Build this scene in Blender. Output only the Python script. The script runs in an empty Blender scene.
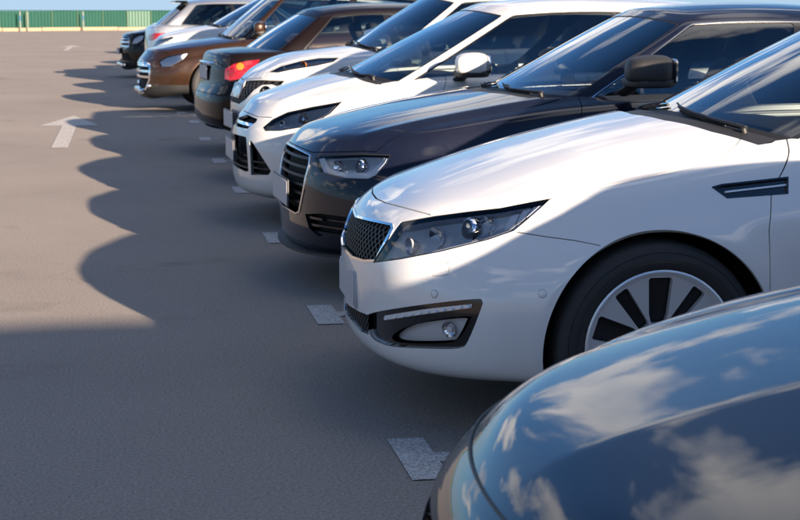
import bpy, math, random
import numpy as np
from mathutils import Vector, Matrix

# ------------------------------------------------------------------ camera, sky, sun
scene = bpy.context.scene
COL = scene.collection
F_PX, YAW, PITCH, CAM_H = 1570.0, 0.1737, 0.1570, 1.38     # in pixels of an 800 px wide picture
cam_data = bpy.data.cameras.new("camera")
cam = bpy.data.objects.new("camera", cam_data); COL.objects.link(cam)
cam.location = (0, 0, CAM_H)
cam.rotation_euler = (math.pi/2 - PITCH, 0, -YAW)
cam_data.sensor_width = 36.0
cam_data.lens = F_PX/800*36.0
cam_data.clip_start = 0.05; cam_data.clip_end = 3000
cam_data.dof.use_dof = True
cam_data.dof.focus_distance = 5.4
cam_data.dof.aperture_fstop = 10.0
scene.camera = cam

SUN_TO = Vector((1.6, -4.4, 1.0)).normalized()          # direction towards the sun
SUN_EL = math.asin(SUN_TO.z)
SUN_AZ = math.atan2(SUN_TO.x, SUN_TO.y)                    # clockwise from +Y
sun_data = bpy.data.lights.new("sun", 'SUN'); sun_data.energy = 5.0
sun_data.angle = math.radians(0.55); sun_data.color = (1.0, 0.81, 0.62)
sun = bpy.data.objects.new("sun", sun_data); COL.objects.link(sun)
sun.location = (16, -44, 10)
sun.rotation_euler = (-SUN_TO).to_track_quat('-Z', 'Y').to_euler()

world = bpy.data.worlds.new("World"); scene.world = world; world.use_nodes = True
wn = world.node_tree.nodes; wl = world.node_tree.links; wn.clear()
def wnode(t, **k):
    n = wn.new(t)
    for a, b in k.items(): setattr(n, a, b)
    return n
sky = wnode('ShaderNodeTexSky', sky_type='NISHITA')
sky.sun_disc = False; sky.sun_elevation = SUN_EL; sky.sun_rotation = SUN_AZ
sky.altitude = 0; sky.air_density = 1.0; sky.dust_density = 0.0; sky.ozone_density = 4.0
tc = wnode('ShaderNodeTexCoord')
sep = wnode('ShaderNodeSeparateXYZ'); wl.new(tc.outputs['Generated'], sep.inputs[0])
zz = wnode('ShaderNodeMath', operation='MAXIMUM'); wl.new(sep.outputs['Z'], zz.inputs[0]); zz.inputs[1].default_value = 0.0
za = wnode('ShaderNodeMath', operation='ADD'); wl.new(zz.outputs[0], za.inputs[0]); za.inputs[1].default_value = 0.22
dx = wnode('ShaderNodeMath', operation='DIVIDE'); wl.new(sep.outputs['X'], dx.inputs[0]); wl.new(za.outputs[0], dx.inputs[1])
dy = wnode('ShaderNodeMath', operation='DIVIDE'); wl.new(sep.outputs['Y'], dy.inputs[0]); wl.new(za.outputs[0], dy.inputs[1])
cmb = wnode('ShaderNodeCombineXYZ'); wl.new(dx.outputs[0], cmb.inputs[0]); wl.new(dy.outputs[0], cmb.inputs[1]); cmb.inputs[2].default_value = 5.2
nz = wnode('ShaderNodeTexNoise'); wl.new(cmb.outputs[0], nz.inputs['Vector'])
nz.inputs['Scale'].default_value = 1.7; nz.inputs['Detail'].default_value = 9; nz.inputs['Roughness'].default_value = 0.55
nz.inputs['Distortion'].default_value = 0.15
cr = wnode('ShaderNodeValToRGB'); wl.new(nz.outputs['Fac'], cr.inputs[0])
cr.color_ramp.elements[0].position = 0.54; cr.color_ramp.elements[1].position = 0.60
nz2 = wnode('ShaderNodeTexNoise'); wl.new(cmb.outputs[0], nz2.inputs['Vector'])
nz2.inputs['Scale'].default_value = 3.1; nz2.inputs['Detail'].default_value = 6
cr2 = wnode('ShaderNodeValToRGB'); wl.new(nz2.outputs['Fac'], cr2.inputs[0])
cr2.color_ramp.elements[0].color = (3.8, 4.2, 5.2, 1); cr2.color_ramp.elements[0].position = 0.35
cr2.color_ramp.elements[1].color = (9.2, 8.8, 8.4, 1); cr2.color_ramp.elements[1].position = 0.62
mixc = wnode('ShaderNodeMix', data_type='RGBA')
low = wnode('ShaderNodeMapRange'); wl.new(sep.outputs['Z'], low.inputs[0])          # the air near the horizon is clear of cloud
low.inputs[1].default_value = 0.03; low.inputs[2].default_value = 0.12
cov = wnode('ShaderNodeMath', operation='MULTIPLY'); wl.new(cr.outputs['Color'], cov.inputs[0]); wl.new(low.outputs[0], cov.inputs[1])
wl.new(cov.outputs[0], mixc.inputs[0])
hsv = wnode('ShaderNodeHueSaturation'); hsv.inputs['Saturation'].default_value = 1.05; wl.new(sky.outputs[0], hsv.inputs['Color'])
tint = wnode('ShaderNodeMix', data_type='RGBA', blend_type='MULTIPLY'); tint.inputs[0].default_value = 1.0
wl.new(hsv.outputs[0], tint.inputs[6]); tint.inputs[7].default_value = (0.66, 0.77, 0.89, 1)
hz = wnode('ShaderNodeMapRange', interpolation_type='SMOOTHSTEP'); wl.new(sep.outputs['Z'], hz.inputs[0])      # pale blue air towards the horizon
hz.inputs[1].default_value = 0.0; hz.inputs[2].default_value = 0.14; hz.inputs[3].default_value = 0.85; hz.inputs[4].default_value = 0.0
hmix = wnode('ShaderNodeMix', data_type='RGBA'); wl.new(hz.outputs[0], hmix.inputs[0]); wl.new(tint.outputs[2], hmix.inputs[6]); hmix.inputs[7].default_value = (2.3, 3.4, 4.9, 1)
wl.new(hmix.outputs[2], mixc.inputs[6]); wl.new(cr2.outputs['Color'], mixc.inputs[7])
bg = wnode('ShaderNodeBackground'); bg.inputs['Strength'].default_value = 0.05
wl.new(mixc.outputs[2], bg.inputs['Color'])
wout = wnode('ShaderNodeOutputWorld'); wl.new(bg.outputs[0], wout.inputs['Surface'])

scene.render.engine = 'CYCLES'
scene.view_settings.view_transform = 'Standard'
scene.view_settings.look = 'None'
scene.view_settings.gamma = 1.0
scene.view_settings.exposure = 1.9
scene.view_settings.use_curve_mapping = False
scene.cycles.max_bounces = 10; scene.cycles.transparent_max_bounces = 16

# photograph pixel <-> world
_fw = np.array([math.sin(YAW)*math.cos(PITCH), math.cos(YAW)*math.cos(PITCH), -math.sin(PITCH)])
_rt = np.array([math.cos(YAW), -math.sin(YAW), 0.0]); _up = np.cross(_rt, _fw)
_o = np.array([0, 0, CAM_H])
def project(Q):
    d = np.asarray(Q, float) - _o; w = d@_fw
    return np.stack([400+F_PX*(d@_rt)/w, 260-F_PX*(d@_up)/w], -1)
def at_z(px, py, z=0.0):
    d = _fw*F_PX + _rt*(px-400) - _up*(py-260)
    return _o + d*(z-CAM_H)/d[2]

# ------------------------------------------------------------------ materials
MAT = {}
def base_mat(name):
    m = bpy.data.materials.new(name); m.use_nodes = True
    MAT[name] = m
    return m, m.node_tree.nodes, m.node_tree.links, m.node_tree.nodes['Principled BSDF']
def simple(name, col, rough=0.5, metal=0.0, coat=0.0, spec=0.5, bump=0.0, bscale=300):
    m, n, l, b = base_mat(name)
    b.inputs['Base Color'].default_value = (*col, 1); b.inputs['Roughness'].default_value = rough
    b.inputs['Metallic'].default_value = metal; b.inputs['Coat Weight'].default_value = coat
    b.inputs['Coat Roughness'].default_value = 0.03; b.inputs['Specular IOR Level'].default_value = spec
    if bump:
        t = n.new('ShaderNodeTexNoise'); t.inputs['Scale'].default_value = bscale; t.inputs['Detail'].default_value = 4
        c = n.new('ShaderNodeTexCoord'); l.new(c.outputs['Object'], t.inputs['Vector'])
        bp = n.new('ShaderNodeBump'); bp.inputs['Strength'].default_value = bump; bp.inputs['Distance'].default_value = 0.002
        l.new(t.outputs['Fac'], bp.inputs['Height']); l.new(bp.outputs[0], b.inputs['Normal'])
    return m
def paint(name, col, metal=0.0, rough=0.35, dust=0.06, spec=0.5, cior=1.55, coat=1.0):
    """car paint: pigment, clear coat and a thin uneven film of dust"""
    m, n, l, b = base_mat(name)
    c = n.new('ShaderNodeTexCoord')
    t = n.new('ShaderNodeTexNoise'); t.inputs['Scale'].default_value = 2.3; t.inputs['Detail'].default_value = 7; t.inputs['Roughness'].default_value = 0.65
    l.new(c.outputs['Object'], t.inputs['Vector'])
    mr = n.new('ShaderNodeMapRange'); mr.inputs[1].default_value = 0.35; mr.inputs[2].default_value = 0.75
    mr.inputs[3].default_value = 0.0; mr.inputs[4].default_value = dust
    l.new(t.outputs['Fac'], mr.inputs[0])
    mx = n.new('ShaderNodeMix'); mx.data_type = 'RGBA'
    mx.inputs[6].default_value = (*col, 1); mx.inputs[7].default_value = (0.42, 0.37, 0.32, 1)
    l.new(mr.outputs[0], mx.inputs[0]); l.new(mx.outputs[2], b.inputs['Base Color'])
    r = n.new('ShaderNodeMath'); r.operation = 'MULTIPLY_ADD'; r.inputs[1].default_value = 0.35; r.inputs[2].default_value = 0.025
    l.new(mr.outputs[0], r.inputs[0]); l.new(r.outputs[0], b.inputs['Coat Roughness'])
    b.inputs['Metallic'].default_value = metal; b.inputs['Roughness'].default_value = rough
    b.inputs['Coat Weight'].default_value = coat; b.inputs['Coat IOR'].default_value = cior; b.inputs['Specular IOR Level'].default_value = spec
    return m
def thin_glass(name, tint, refl=1.0, ior=1.5):
    m = bpy.data.materials.new(name); m.use_nodes = True; n = m.node_tree.nodes; l = m.node_tree.links; n.clear(); MAT[name] = m
    tr = n.new('ShaderNodeBsdfTransparent'); tr.inputs[0].default_value = (*tint, 1)
    gl = n.new('ShaderNodeBsdfGlossy'); gl.inputs['Roughness'].default_value = 0.01
    fr = n.new('ShaderNodeFresnel'); fr.inputs['IOR'].default_value = ior
    mu = n.new('ShaderNodeMath'); mu.operation = 'MULTIPLY'; mu.use_clamp = True; mu.inputs[1].default_value = refl
    l.new(fr.outputs[0], mu.inputs[0])
    mx = n.new('ShaderNodeMixShader'); l.new(mu.outputs[0], mx.inputs[0]); l.new(tr.outputs[0], mx.inputs[1]); l.new(gl.outputs[0], mx.inputs[2])
    o = n.new('ShaderNodeOutputMaterial'); l.new(mx.outputs[0], o.inputs[0])
    return m

paint('pearl_white_paint', (0.74, 0.735, 0.725), 0.0, 0.4, 0.03)
paint('solid_white_paint', (0.62, 0.62, 0.61), 0.0, 0.4, 0.10)
paint('navy_paint', (0.004, 0.006, 0.016), 0.0, 0.4, 0.015, 0.1, 1.45)
paint('dark_blue_paint', (0.002, 0.004, 0.012), 0.0, 0.4, 0.004, 0.1, 1.5)
paint('black_paint', (0.006, 0.005, 0.005), 0.0, 0.4, 0.01, 0.1, 1.40, 0.8)
paint('maroon_black_paint', (0.006, 0.0034, 0.003), 0.0, 0.4, 0.002, 0.1, 1.38, 0.6)
paint('brown_paint', (0.036, 0.016, 0.007), 0.5, 0.34, 0.015, 0.3, 1.45)
paint('silver_paint', (0.52, 0.53, 0.55), 0.8, 0.32, 0.06)
paint('grey_paint', (0.30, 0.31, 0.33), 0.6, 0.32, 0.06)
simple('black_plastic', (0.016, 0.016, 0.017), 0.55, bump=0.15)
simple('gloss_black', (0.010, 0.010, 0.011), 0.12, coat=0.5)
simple('cavity_black', (0.006, 0.006, 0.006), 0.9)
simple('chrome', (0.86, 0.86, 0.87), 0.06, 1.0)
simple('satin_chrome', (0.62, 0.62, 0.63), 0.22, 1.0)
simple('reflector', (0.88, 0.88, 0.90), 0.10, 1.0)
simple('lamp_bezel', (0.30, 0.30, 0.31), 0.3, 0.3)
simple('lamp_grey', (0.55, 0.55, 0.57), 0.3, 0.5)
simple('alloy', (0.72, 0.73, 0.75), 0.32, 0.45)
simple('alloy_grey', (0.20, 0.20, 0.21), 0.35, 0.6)
simple('alloy_dark', (0.008, 0.008, 0.009), 0.5, 0.0)
simple('rubber', (0.022, 0.022, 0.023), 0.72, bump=0.25, bscale=120)
simple('trim_rubber', (0.012, 0.012, 0.013), 0.5)
simple('interior_dark', (0.030, 0.030, 0.033), 0.75, bump=0.1)
simple('interior_grey', (0.09, 0.09, 0.095), 0.8, bump=0.1)
simple('interior_beige', (0.32, 0.27, 0.21), 0.8, bump=0.1)
simple('plate_white', (0.40, 0.41, 0.44), 0.5)
simple('plate_frame', (0.03, 0.03, 0.035), 0.4)
simple('amber', (0.45, 0.13, 0.01), 0.2, coat=0.6)
simple('red_lens', (0.24, 0.006, 0.010), 0.12, coat=1.0)
simple('red_lens_dark', (0.16, 0.006, 0.01), 0.12, coat=1.0)
simple('led_white', (0.85, 0.86, 0.9), 0.15, coat=0.6)
simple('brake_disc', (0.25, 0.24, 0.23), 0.4, 0.9)
thin_glass('window_glass', (0.66, 0.73, 0.74), 2.1, 1.75)
thin_glass('tinted_glass', (0.22, 0.25, 0.26), 1.5)
thin_glass('lens_glass', (0.93, 0.94, 0.95), 1.0)
thin_glass('smoked_lens', (0.86, 0.86, 0.88), 1.0)

# ------------------------------------------------------------------ small maths
def cspline(xs, ys):
    """natural cubic spline, linear outside"""
    xs = np.array(xs, float); ys = np.array(ys, float); n = len(xs); h = np.diff(xs)
    A = np.zeros((n, n)); r = np.zeros(n); A[0, 0] = A[-1, -1] = 1
    for i in range(1, n-1):
        A[i, i-1] = h[i-1]; A[i, i] = 2*(h[i-1]+h[i]); A[i, i+1] = h[i]
        r[i] = 3*((ys[i+1]-ys[i])/h[i] - (ys[i]-ys[i-1])/h[i-1])
    c = np.linalg.solve(A, r)
    b = np.diff(ys)/h - h*(2*c[:-1]+c[1:])/3; d = np.diff(c)/(3*h)
    def f(x):
        x = np.asarray(x, float); i = np.clip(np.searchsorted(xs, x)-1, 0, n-2); t = x-xs[i]
        v = ys[i]+b[i]*t+c[i]*t*t+d[i]*t**3
        lo = ys[0]+b[0]*(x-xs[0]); e = h[-1]; sl = b[-1]+2*c[-2]*e+3*d[-1]*e*e
        v = np.where(x < xs[0], lo, v); return np.where(x > xs[-1], ys[-1]+sl*(x-xs[-1]), v)
    return f
def sstep(a, b, x):
    t = np.clip((x-a)/(b-a), 0, 1); return t*t*(3-2*t)
def bmat(n, ts):
    """uniform cubic B-spline basis over n control points padded by one on both ends"""
    B = np.zeros((len(ts), n+2)); ts = np.asarray(ts, float)
    i = np.clip(np.floor(ts).astype(int), 0, n-2); t = ts-i
    w = [(1-t)**3/6, (3*t**3-6*t*t+4)/6, (-3*t**3+3*t*t+3*t+1)/6, t**3/6]
    for k in range(4): B[np.arange(len(ts)), i+k] += w[k]
    return B
def sdf_poly(poly, Q):
    poly = np.asarray(poly, float); lo, hi = poly.min(0), poly.max(0); mg = .12*(hi-lo).max()+(15 if (hi-lo).max() > 12 else .05)
    nb = ((Q > lo-mg) & (Q < hi+mg)).all(1)
    if not nb.all():
        out = np.full(len(Q), mg); out[nb] = sdf_poly(poly, Q[nb]) if nb.any() else 0; return out
    n = len(poly); d = np.full(len(Q), 1e18); ins = np.zeros(len(Q), bool)
    for i in range(n):
        a = poly[i]; b = poly[(i+1) % n]; e = b-a; w = Q-a
        t = np.clip((w@e)/(e@e+1e-12), 0, 1); q = w-t[:, None]*e
        d = np.minimum(d, (q*q).sum(1))
        c1 = (a[1] <= Q[:, 1]) & (b[1] > Q[:, 1]); c2 = (b[1] <= Q[:, 1]) & (a[1] > Q[:, 1])
        cr_ = e[0]*w[:, 1]-e[1]*w[:, 0]
        ins ^= (c1 & (cr_ > 0)) | (c2 & (cr_ < 0))
    d = np.sqrt(d); return np.where(ins, -d, d)
def dist_line(line, Q):
    line = np.asarray(line, float); d = np.full(len(Q), 1e18)
    for a, b in zip(line[:-1], line[1:]):
        e = b-a; w = Q-a; t = np.clip((w@e)/(e@e+1e-12), 0, 1); q = w-t[:, None]*e; d = np.minimum(d, (q*q).sum(1))
    return np.sqrt(d)
def smooth_poly(pts, n=6, closed=True):
    P = np.asarray(pts, float); out = []; N = len(P)
    for i in range(N if closed else N-1):
        if closed: p0, p1, p2, p3 = P[i-1], P[i], P[(i+1) % N], P[(i+2) % N]
        else: p0, p1, p2, p3 = P[max(i-1, 0)], P[i], P[i+1], P[min(i+2, N-1)]
        for k in range(n):
            t = k/n; out.append(0.5*((2*p1)+(-p0+p2)*t+(2*p0-5*p1+4*p2-p3)*t*t+(-p0+3*p1-3*p2+p3)*t**3))
    if not closed: out.append(P[-1])
    return np.array(out)

# ------------------------------------------------------------------ triangle soup that can be cut along the zero line of a field
class Tri:
    def __init__(s, P, N, U, F): s.P, s.N, s.U, s.F = P, N, U, F
def grid_tri(P):
    nv, nu = P.shape[:2]; idx = np.arange(nv*nu).reshape(nv, nu)
    a, b, c, d = idx[:-1, :-1].ravel(), idx[:-1, 1:].ravel(), idx[1:, 1:].ravel(), idx[1:, :-1].ravel()
    return np.concatenate([np.stack([a, b, c], 1), np.stack([a, c, d], 1)])
def vnormals(P, F):
    n = np.cross(P[F[:, 1]]-P[F[:, 0]], P[F[:, 2]]-P[F[:, 0]]); N = np.zeros_like(P)
    for k in range(3): np.add.at(N, F[:, k], n)
    return N/np.maximum(np.linalg.norm(N, axis=1, keepdims=True), 1e-12)
def clean(m):
    used = np.unique(m.F); mp = np.zeros(len(m.P), int); mp[used] = np.arange(len(used))
    return Tri(m.P[used], m.N[used], m.U[used], mp[m.F] if len(m.F) else m.F)
def uedges(E):
    """unique sorted edges of a list -> (edges, index of each, count)"""
    k = E[:, 0].astype(np.int64)*(1 << 31)+E[:, 1]; u, inv, cnt = np.unique(k, return_inverse=True, return_counts=True)
    return np.stack([u >> 31, u & ((1 << 31)-1)], 1), inv.ravel(), cnt
def cut(m, s):
    """-> (part with s < 0, part with s >= 0)"""
    if len(m.F) == 0: return m, m
    s = np.where(np.abs(s) < 1e-7, 1e-7, s); ins = s[m.F] < 0; k = ins.sum(1)
    neg = [m.F[k == 3]]; pos = [m.F[k == 0]]
    mix = (k == 1) | (k == 2)
    if not mix.any(): return clean(Tri(m.P, m.N, m.U, neg[0])), clean(Tri(m.P, m.N, m.U, pos[0]))
    T = m.F[mix]; I = ins[mix]; kk = k[mix]
    odd = np.where(kk == 1, np.argmax(I, 1), np.argmin(I, 1)); r = np.arange(len(T))
    a, b, c = T[r, odd], T[r, (odd+1) % 3], T[r, (odd+2) % 3]
    E = np.sort(np.concatenate([np.stack([a, b], 1), np.stack([a, c], 1)]), 1)
    ue, inv, _ = uedges(E)
    t = (s[ue[:, 0]]/(s[ue[:, 0]]-s[ue[:, 1]]))[:, None]
    lerp = lambda A: A[ue[:, 0]]*(1-t)+A[ue[:, 1]]*t
    base = len(m.P); P = np.concatenate([m.P, lerp(m.P)]); N = np.concatenate([m.N, lerp(m.N)]); U = np.concatenate([m.U, lerp(m.U)])
    N /= np.maximum(np.linalg.norm(N, axis=1, keepdims=True), 1e-12)
    ab = base+inv[:len(T)]; ac = base+inv[len(T):]
    t1 = np.stack([a, ab, ac], 1); t2 = np.concatenate([np.stack([ab, b, c], 1), np.stack([ab, c, ac], 1)])
    o1 = kk == 1; o2 = np.concatenate([o1, o1])
    neg += [t1[o1], t2[~o2]]; pos += [t1[~o1], t2[o2]]
    return clean(Tri(P, N, U, np.concatenate(neg))), clean(Tri(P, N, U, np.concatenate(pos)))
def refine(m):
    E = np.sort(np.concatenate([m.F[:, [0, 1]], m.F[:, [1, 2]], m.F[:, [2, 0]]]), 1)
    ue, inv, _ = uedges(E); n = len(m.F); b = len(m.P)
    mid = lambda A: np.concatenate([A, (A[ue[:, 0]]+A[ue[:, 1]])/2])
    ab, bc, ca = b+inv[:n], b+inv[n:2*n], b+inv[2*n:]; A, B, C = m.F.T
    return Tri(mid(m.P), mid(m.N), mid(m.U), np.concatenate([np.stack(q, 1) for q in ((A, ab, ca), (ab, B, bc), (ca, bc, C), (ab, bc, ca))]))
def refine_near(m, mask):
    """split the triangles in mask and keep the mesh closed next to them"""
    E = np.sort(np.concatenate([m.F[:, [0, 1]], m.F[:, [1, 2]], m.F[:, [2, 0]]]), 1); n = len(m.F)
    ue, inv, _ = uedges(E)
    fl = np.zeros(len(ue), bool); fl[inv[np.tile(mask, 3)]] = True
    nid = np.full(len(ue), -1); nid[fl] = len(m.P)+np.arange(fl.sum()); e = ue[fl]
    mid = lambda A: np.concatenate([A, (A[e[:, 0]]+A[e[:, 1]])/2])
    I = np.stack([nid[inv[:n]], nid[inv[n:2*n]], nid[inv[2*n:]]], 1); k = (I >= 0).sum(1); out = [m.F[k == 0]]
    t = k == 3; A, B, C = m.F[t].T; ab, bc, ca = I[t].T
    out += [np.stack(q, 1) for q in ((A, ab, ca), (ab, B, bc), (ca, bc, C), (ab, bc, ca))]
    for r in range(3):
        A, B, C = m.F[:, r], m.F[:, (r+1) % 3], m.F[:, (r+2) % 3]; ab, bc, ca = I[:, r], I[:, (r+1) % 3], I[:, (r+2) % 3]
        t = (k == 1) & (ab >= 0); out += [np.stack([A[t], ab[t], C[t]], 1), np.stack([ab[t], B[t], C[t]], 1)]
        t = (k == 2) & (ca < 0); out += [np.stack([A[t], ab[t], C[t]], 1), np.stack([ab[t], B[t], bc[t]], 1), np.stack([ab[t], bc[t], C[t]], 1)]
    return Tri(mid(m.P), mid(m.N), mid(m.U), np.concatenate(out))
def boundary(F):
    D = np.concatenate([F[:, [0, 1]], F[:, [1, 2]], F[:, [2, 0]]]); S = np.sort(D, 1)
    _, inv, cnt = uedges(S)
    return D[cnt[inv] == 1]

# ------------------------------------------------------------------ objects
def make_obj(name, P, F, mat, parent=None, N=None, smooth=True):
    me = bpy.data.meshes.new(name)
    if isinstance(F, np.ndarray):
        n = len(F); me.vertices.add(len(P)); me.vertices.foreach_set('co', np.asarray(P, np.float32).ravel())
        me.loops.add(3*n); me.loops.foreach_set('vertex_index', F.astype(np.int32).ravel())
        me.polygons.add(n); me.polygons.foreach_set('loop_start', np.arange(0, 3*n, 3, dtype=np.int32))
        me.update(calc_edges=True)
    else: me.from_pydata(np.asarray(P, float).tolist(), [], [list(map(int, f)) for f in F])
    if mat is not None: me.materials.append(MAT[mat])
    me.polygons.foreach_set('use_smooth', [smooth]*len(me.polygons))
    me.update()
    if N is not None: me.normals_split_custom_set_from_vertices(np.asarray(N, np.float32))
    elif smooth:
        try: me.set_sharp_from_angle(angle=math.radians(38))
        except Exception: pass
    o = bpy.data.objects.new(name, me); COL.objects.link(o)
    if parent is not None: o.parent = parent
    return o
def tag(o, label=None, cat=None, group=None, kind=None):
    if label: o['label'] = label
    if cat: o['category'] = cat
    if group: o['group'] = group
    if kind: o['kind'] = kind
    return o
def empty(name, loc, rz=0):
    o = bpy.data.objects.new(name, None); COL.objects.link(o); o.location = loc; o.rotation_euler = (0, 0, rz); return o

# primitive shapes -> (verts, faces)
def g_join(*gs):
    V, F, b = [], [], 0
    for v, f in gs:
        V += [tuple(p) for p in v]; F += [[i+b for i in q] for q in f]; b += len(v)
    return V, F
def g_box(c, s, bev=0.0, M=None):
    """box with chamfered edges"""
    hx, hy, hz = s[0]/2, s[1]/2, s[2]/2; b = min(bev, hx*.9, hy*.9, hz*.9)
    V = []; F = []
    if b <= 0:
        V = [(x*hx, y*hy, z*hz) for z in (-1, 1) for y in (-1, 1) for x in (-1, 1)]
        F = [[0, 2, 3, 1], [4, 5, 7, 6], [0, 1, 5, 4], [2, 6, 7, 3], [0, 4, 6, 2], [1, 3, 7, 5]]
    else:
        id_ = {}
        for z in (-1, 1):
            for y in (-1, 1):
                for x in (-1, 1):
                    for a in range(3):
                        d = [hx, hy, hz]; d = [d[k]-(0 if k == a else b) for k in range(3)]
                        id_[(x, y, z, a)] = len(V); V.append((x*d[0], y*d[1], z*d[2]))
        def q(*k): F.append([id_[i] for i in k])
        for sg in (-1, 1):
            for a in range(3):
                o = [(a+1) % 3, (a+2) % 3]; r = []
                for u, v in ((-1, -1), (1, -1), (1, 1), (-1, 1)):
                    k = [0, 0, 0]; k[a] = sg; k[o[0]] = u; k[o[1]] = v; r.append((*k, a))
                q(*(r if sg > 0 else r[::-1]))
        for a in range(3):
            o1, o2 = (a+1) % 3, (a+2) % 3
            for u in (-1, 1):
                for v in (-1, 1):
                    k0 = [0, 0, 0]; k1 = [0, 0, 0]; k0[a] = -1; k1[a] = 1
                    for k in (k0, k1): k[o1] = u; k[o2] = v
                    r = [(*k0, o1), (*k1, o1), (*k1, o2), (*k0, o2)]
                    q(*(r if u*v < 0 else r[::-1]))
        for x in (-1, 1):
            for y in (-1, 1):
                for z in (-1, 1):
                    r = [(x, y, z, 0), (x, y, z, 1), (x, y, z, 2)]; q(*(r if x*y*z > 0 else r[::-1]))
    out = []
    for p in V:
        p = Vector(p)
        if M is not None: p = M @ p
        out.append((p.x+c[0], p.y+c[1], p.z+c[2]))
    return out, F
def frame(axis):
    a = Vector(axis).normalized(); t = Vector((0, 0, 1)) if abs(a.z) < .9 else Vector((1, 0, 0))
    u = t.cross(a).normalized(); v = a.cross(u); return u, v, a
def g_lathe(c, axis, prof, n=24, cap=True):
    """prof: (along axis, radius)"""
    u, v, a = frame(axis); c = Vector(c); V = []; F = []
    for h, r in prof:
        for k in range(n):
            t = 2*math.pi*k/n; p = c+a*h+(u*math.cos(t)+v*math.sin(t))*r; V.append(p[:])
    for i in range(len(prof)-1):
        for k in range(n): F.append([i*n+k, i*n+(k+1) % n, (i+1)*n+(k+1) % n, (i+1)*n+k])
    if cap: F.append(list(range(n))[::-1]); F.append([(len(prof)-1)*n+k for k in range(n)])
    return V, F
def g_tube(path, r, n=8, rz=None):
    P = [Vector(p) for p in path]; V = []; F = []
    for i, p in enumerate(P):
        d = (P[min(i+1, len(P)-1)]-P[max(i-1, 0)]).normalized(); u, v, _ = frame(d); rr = r[i] if isinstance(r, (list, tuple)) else r
        for k in range(n):
            t = 2*math.pi*k/n; V.append((p+u*math.cos(t)*rr+v*math.sin(t)*(rz if rz else rr))[:])
    for i in range(len(P)-1):
        for k in range(n): F.append([i*n+k, i*n+(k+1) % n, (i+1)*n+(k+1) % n, (i+1)*n+k])
    F.append(list(range(n))[::-1]); F.append([(len(P)-1)*n+k for k in range(n)])
    return V, F
def g_super(c, s, e1=.6, e2=.6, nu=20, nv=12, M=None, warp=None):
    sg = lambda x, e: math.copysign(abs(x)**e, x); V = []; F = []
    for i in range(nv+1):
        a = -math.pi/2+math.pi*i/nv
        for k in range(nu):
            b = 2*math.pi*k/nu
            p = Vector((s[0]/2*sg(math.cos(a), e1)*sg(math.cos(b), e2), s[1]/2*sg(math.cos(a), e1)*sg(math.sin(b), e2), s[2]/2*sg(math.sin(a), e1)))
            if warp: p = warp(p)
            if M is not None: p = M @ p
            V.append((p.x+c[0], p.y+c[1], p.z+c[2]))
    for i in range(nv):
        for k in range(nu): F.append([i*nu+k, i*nu+(k+1) % nu, (i+1)*nu+(k+1) % nu, (i+1)*nu+k])
    return V, F

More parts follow.
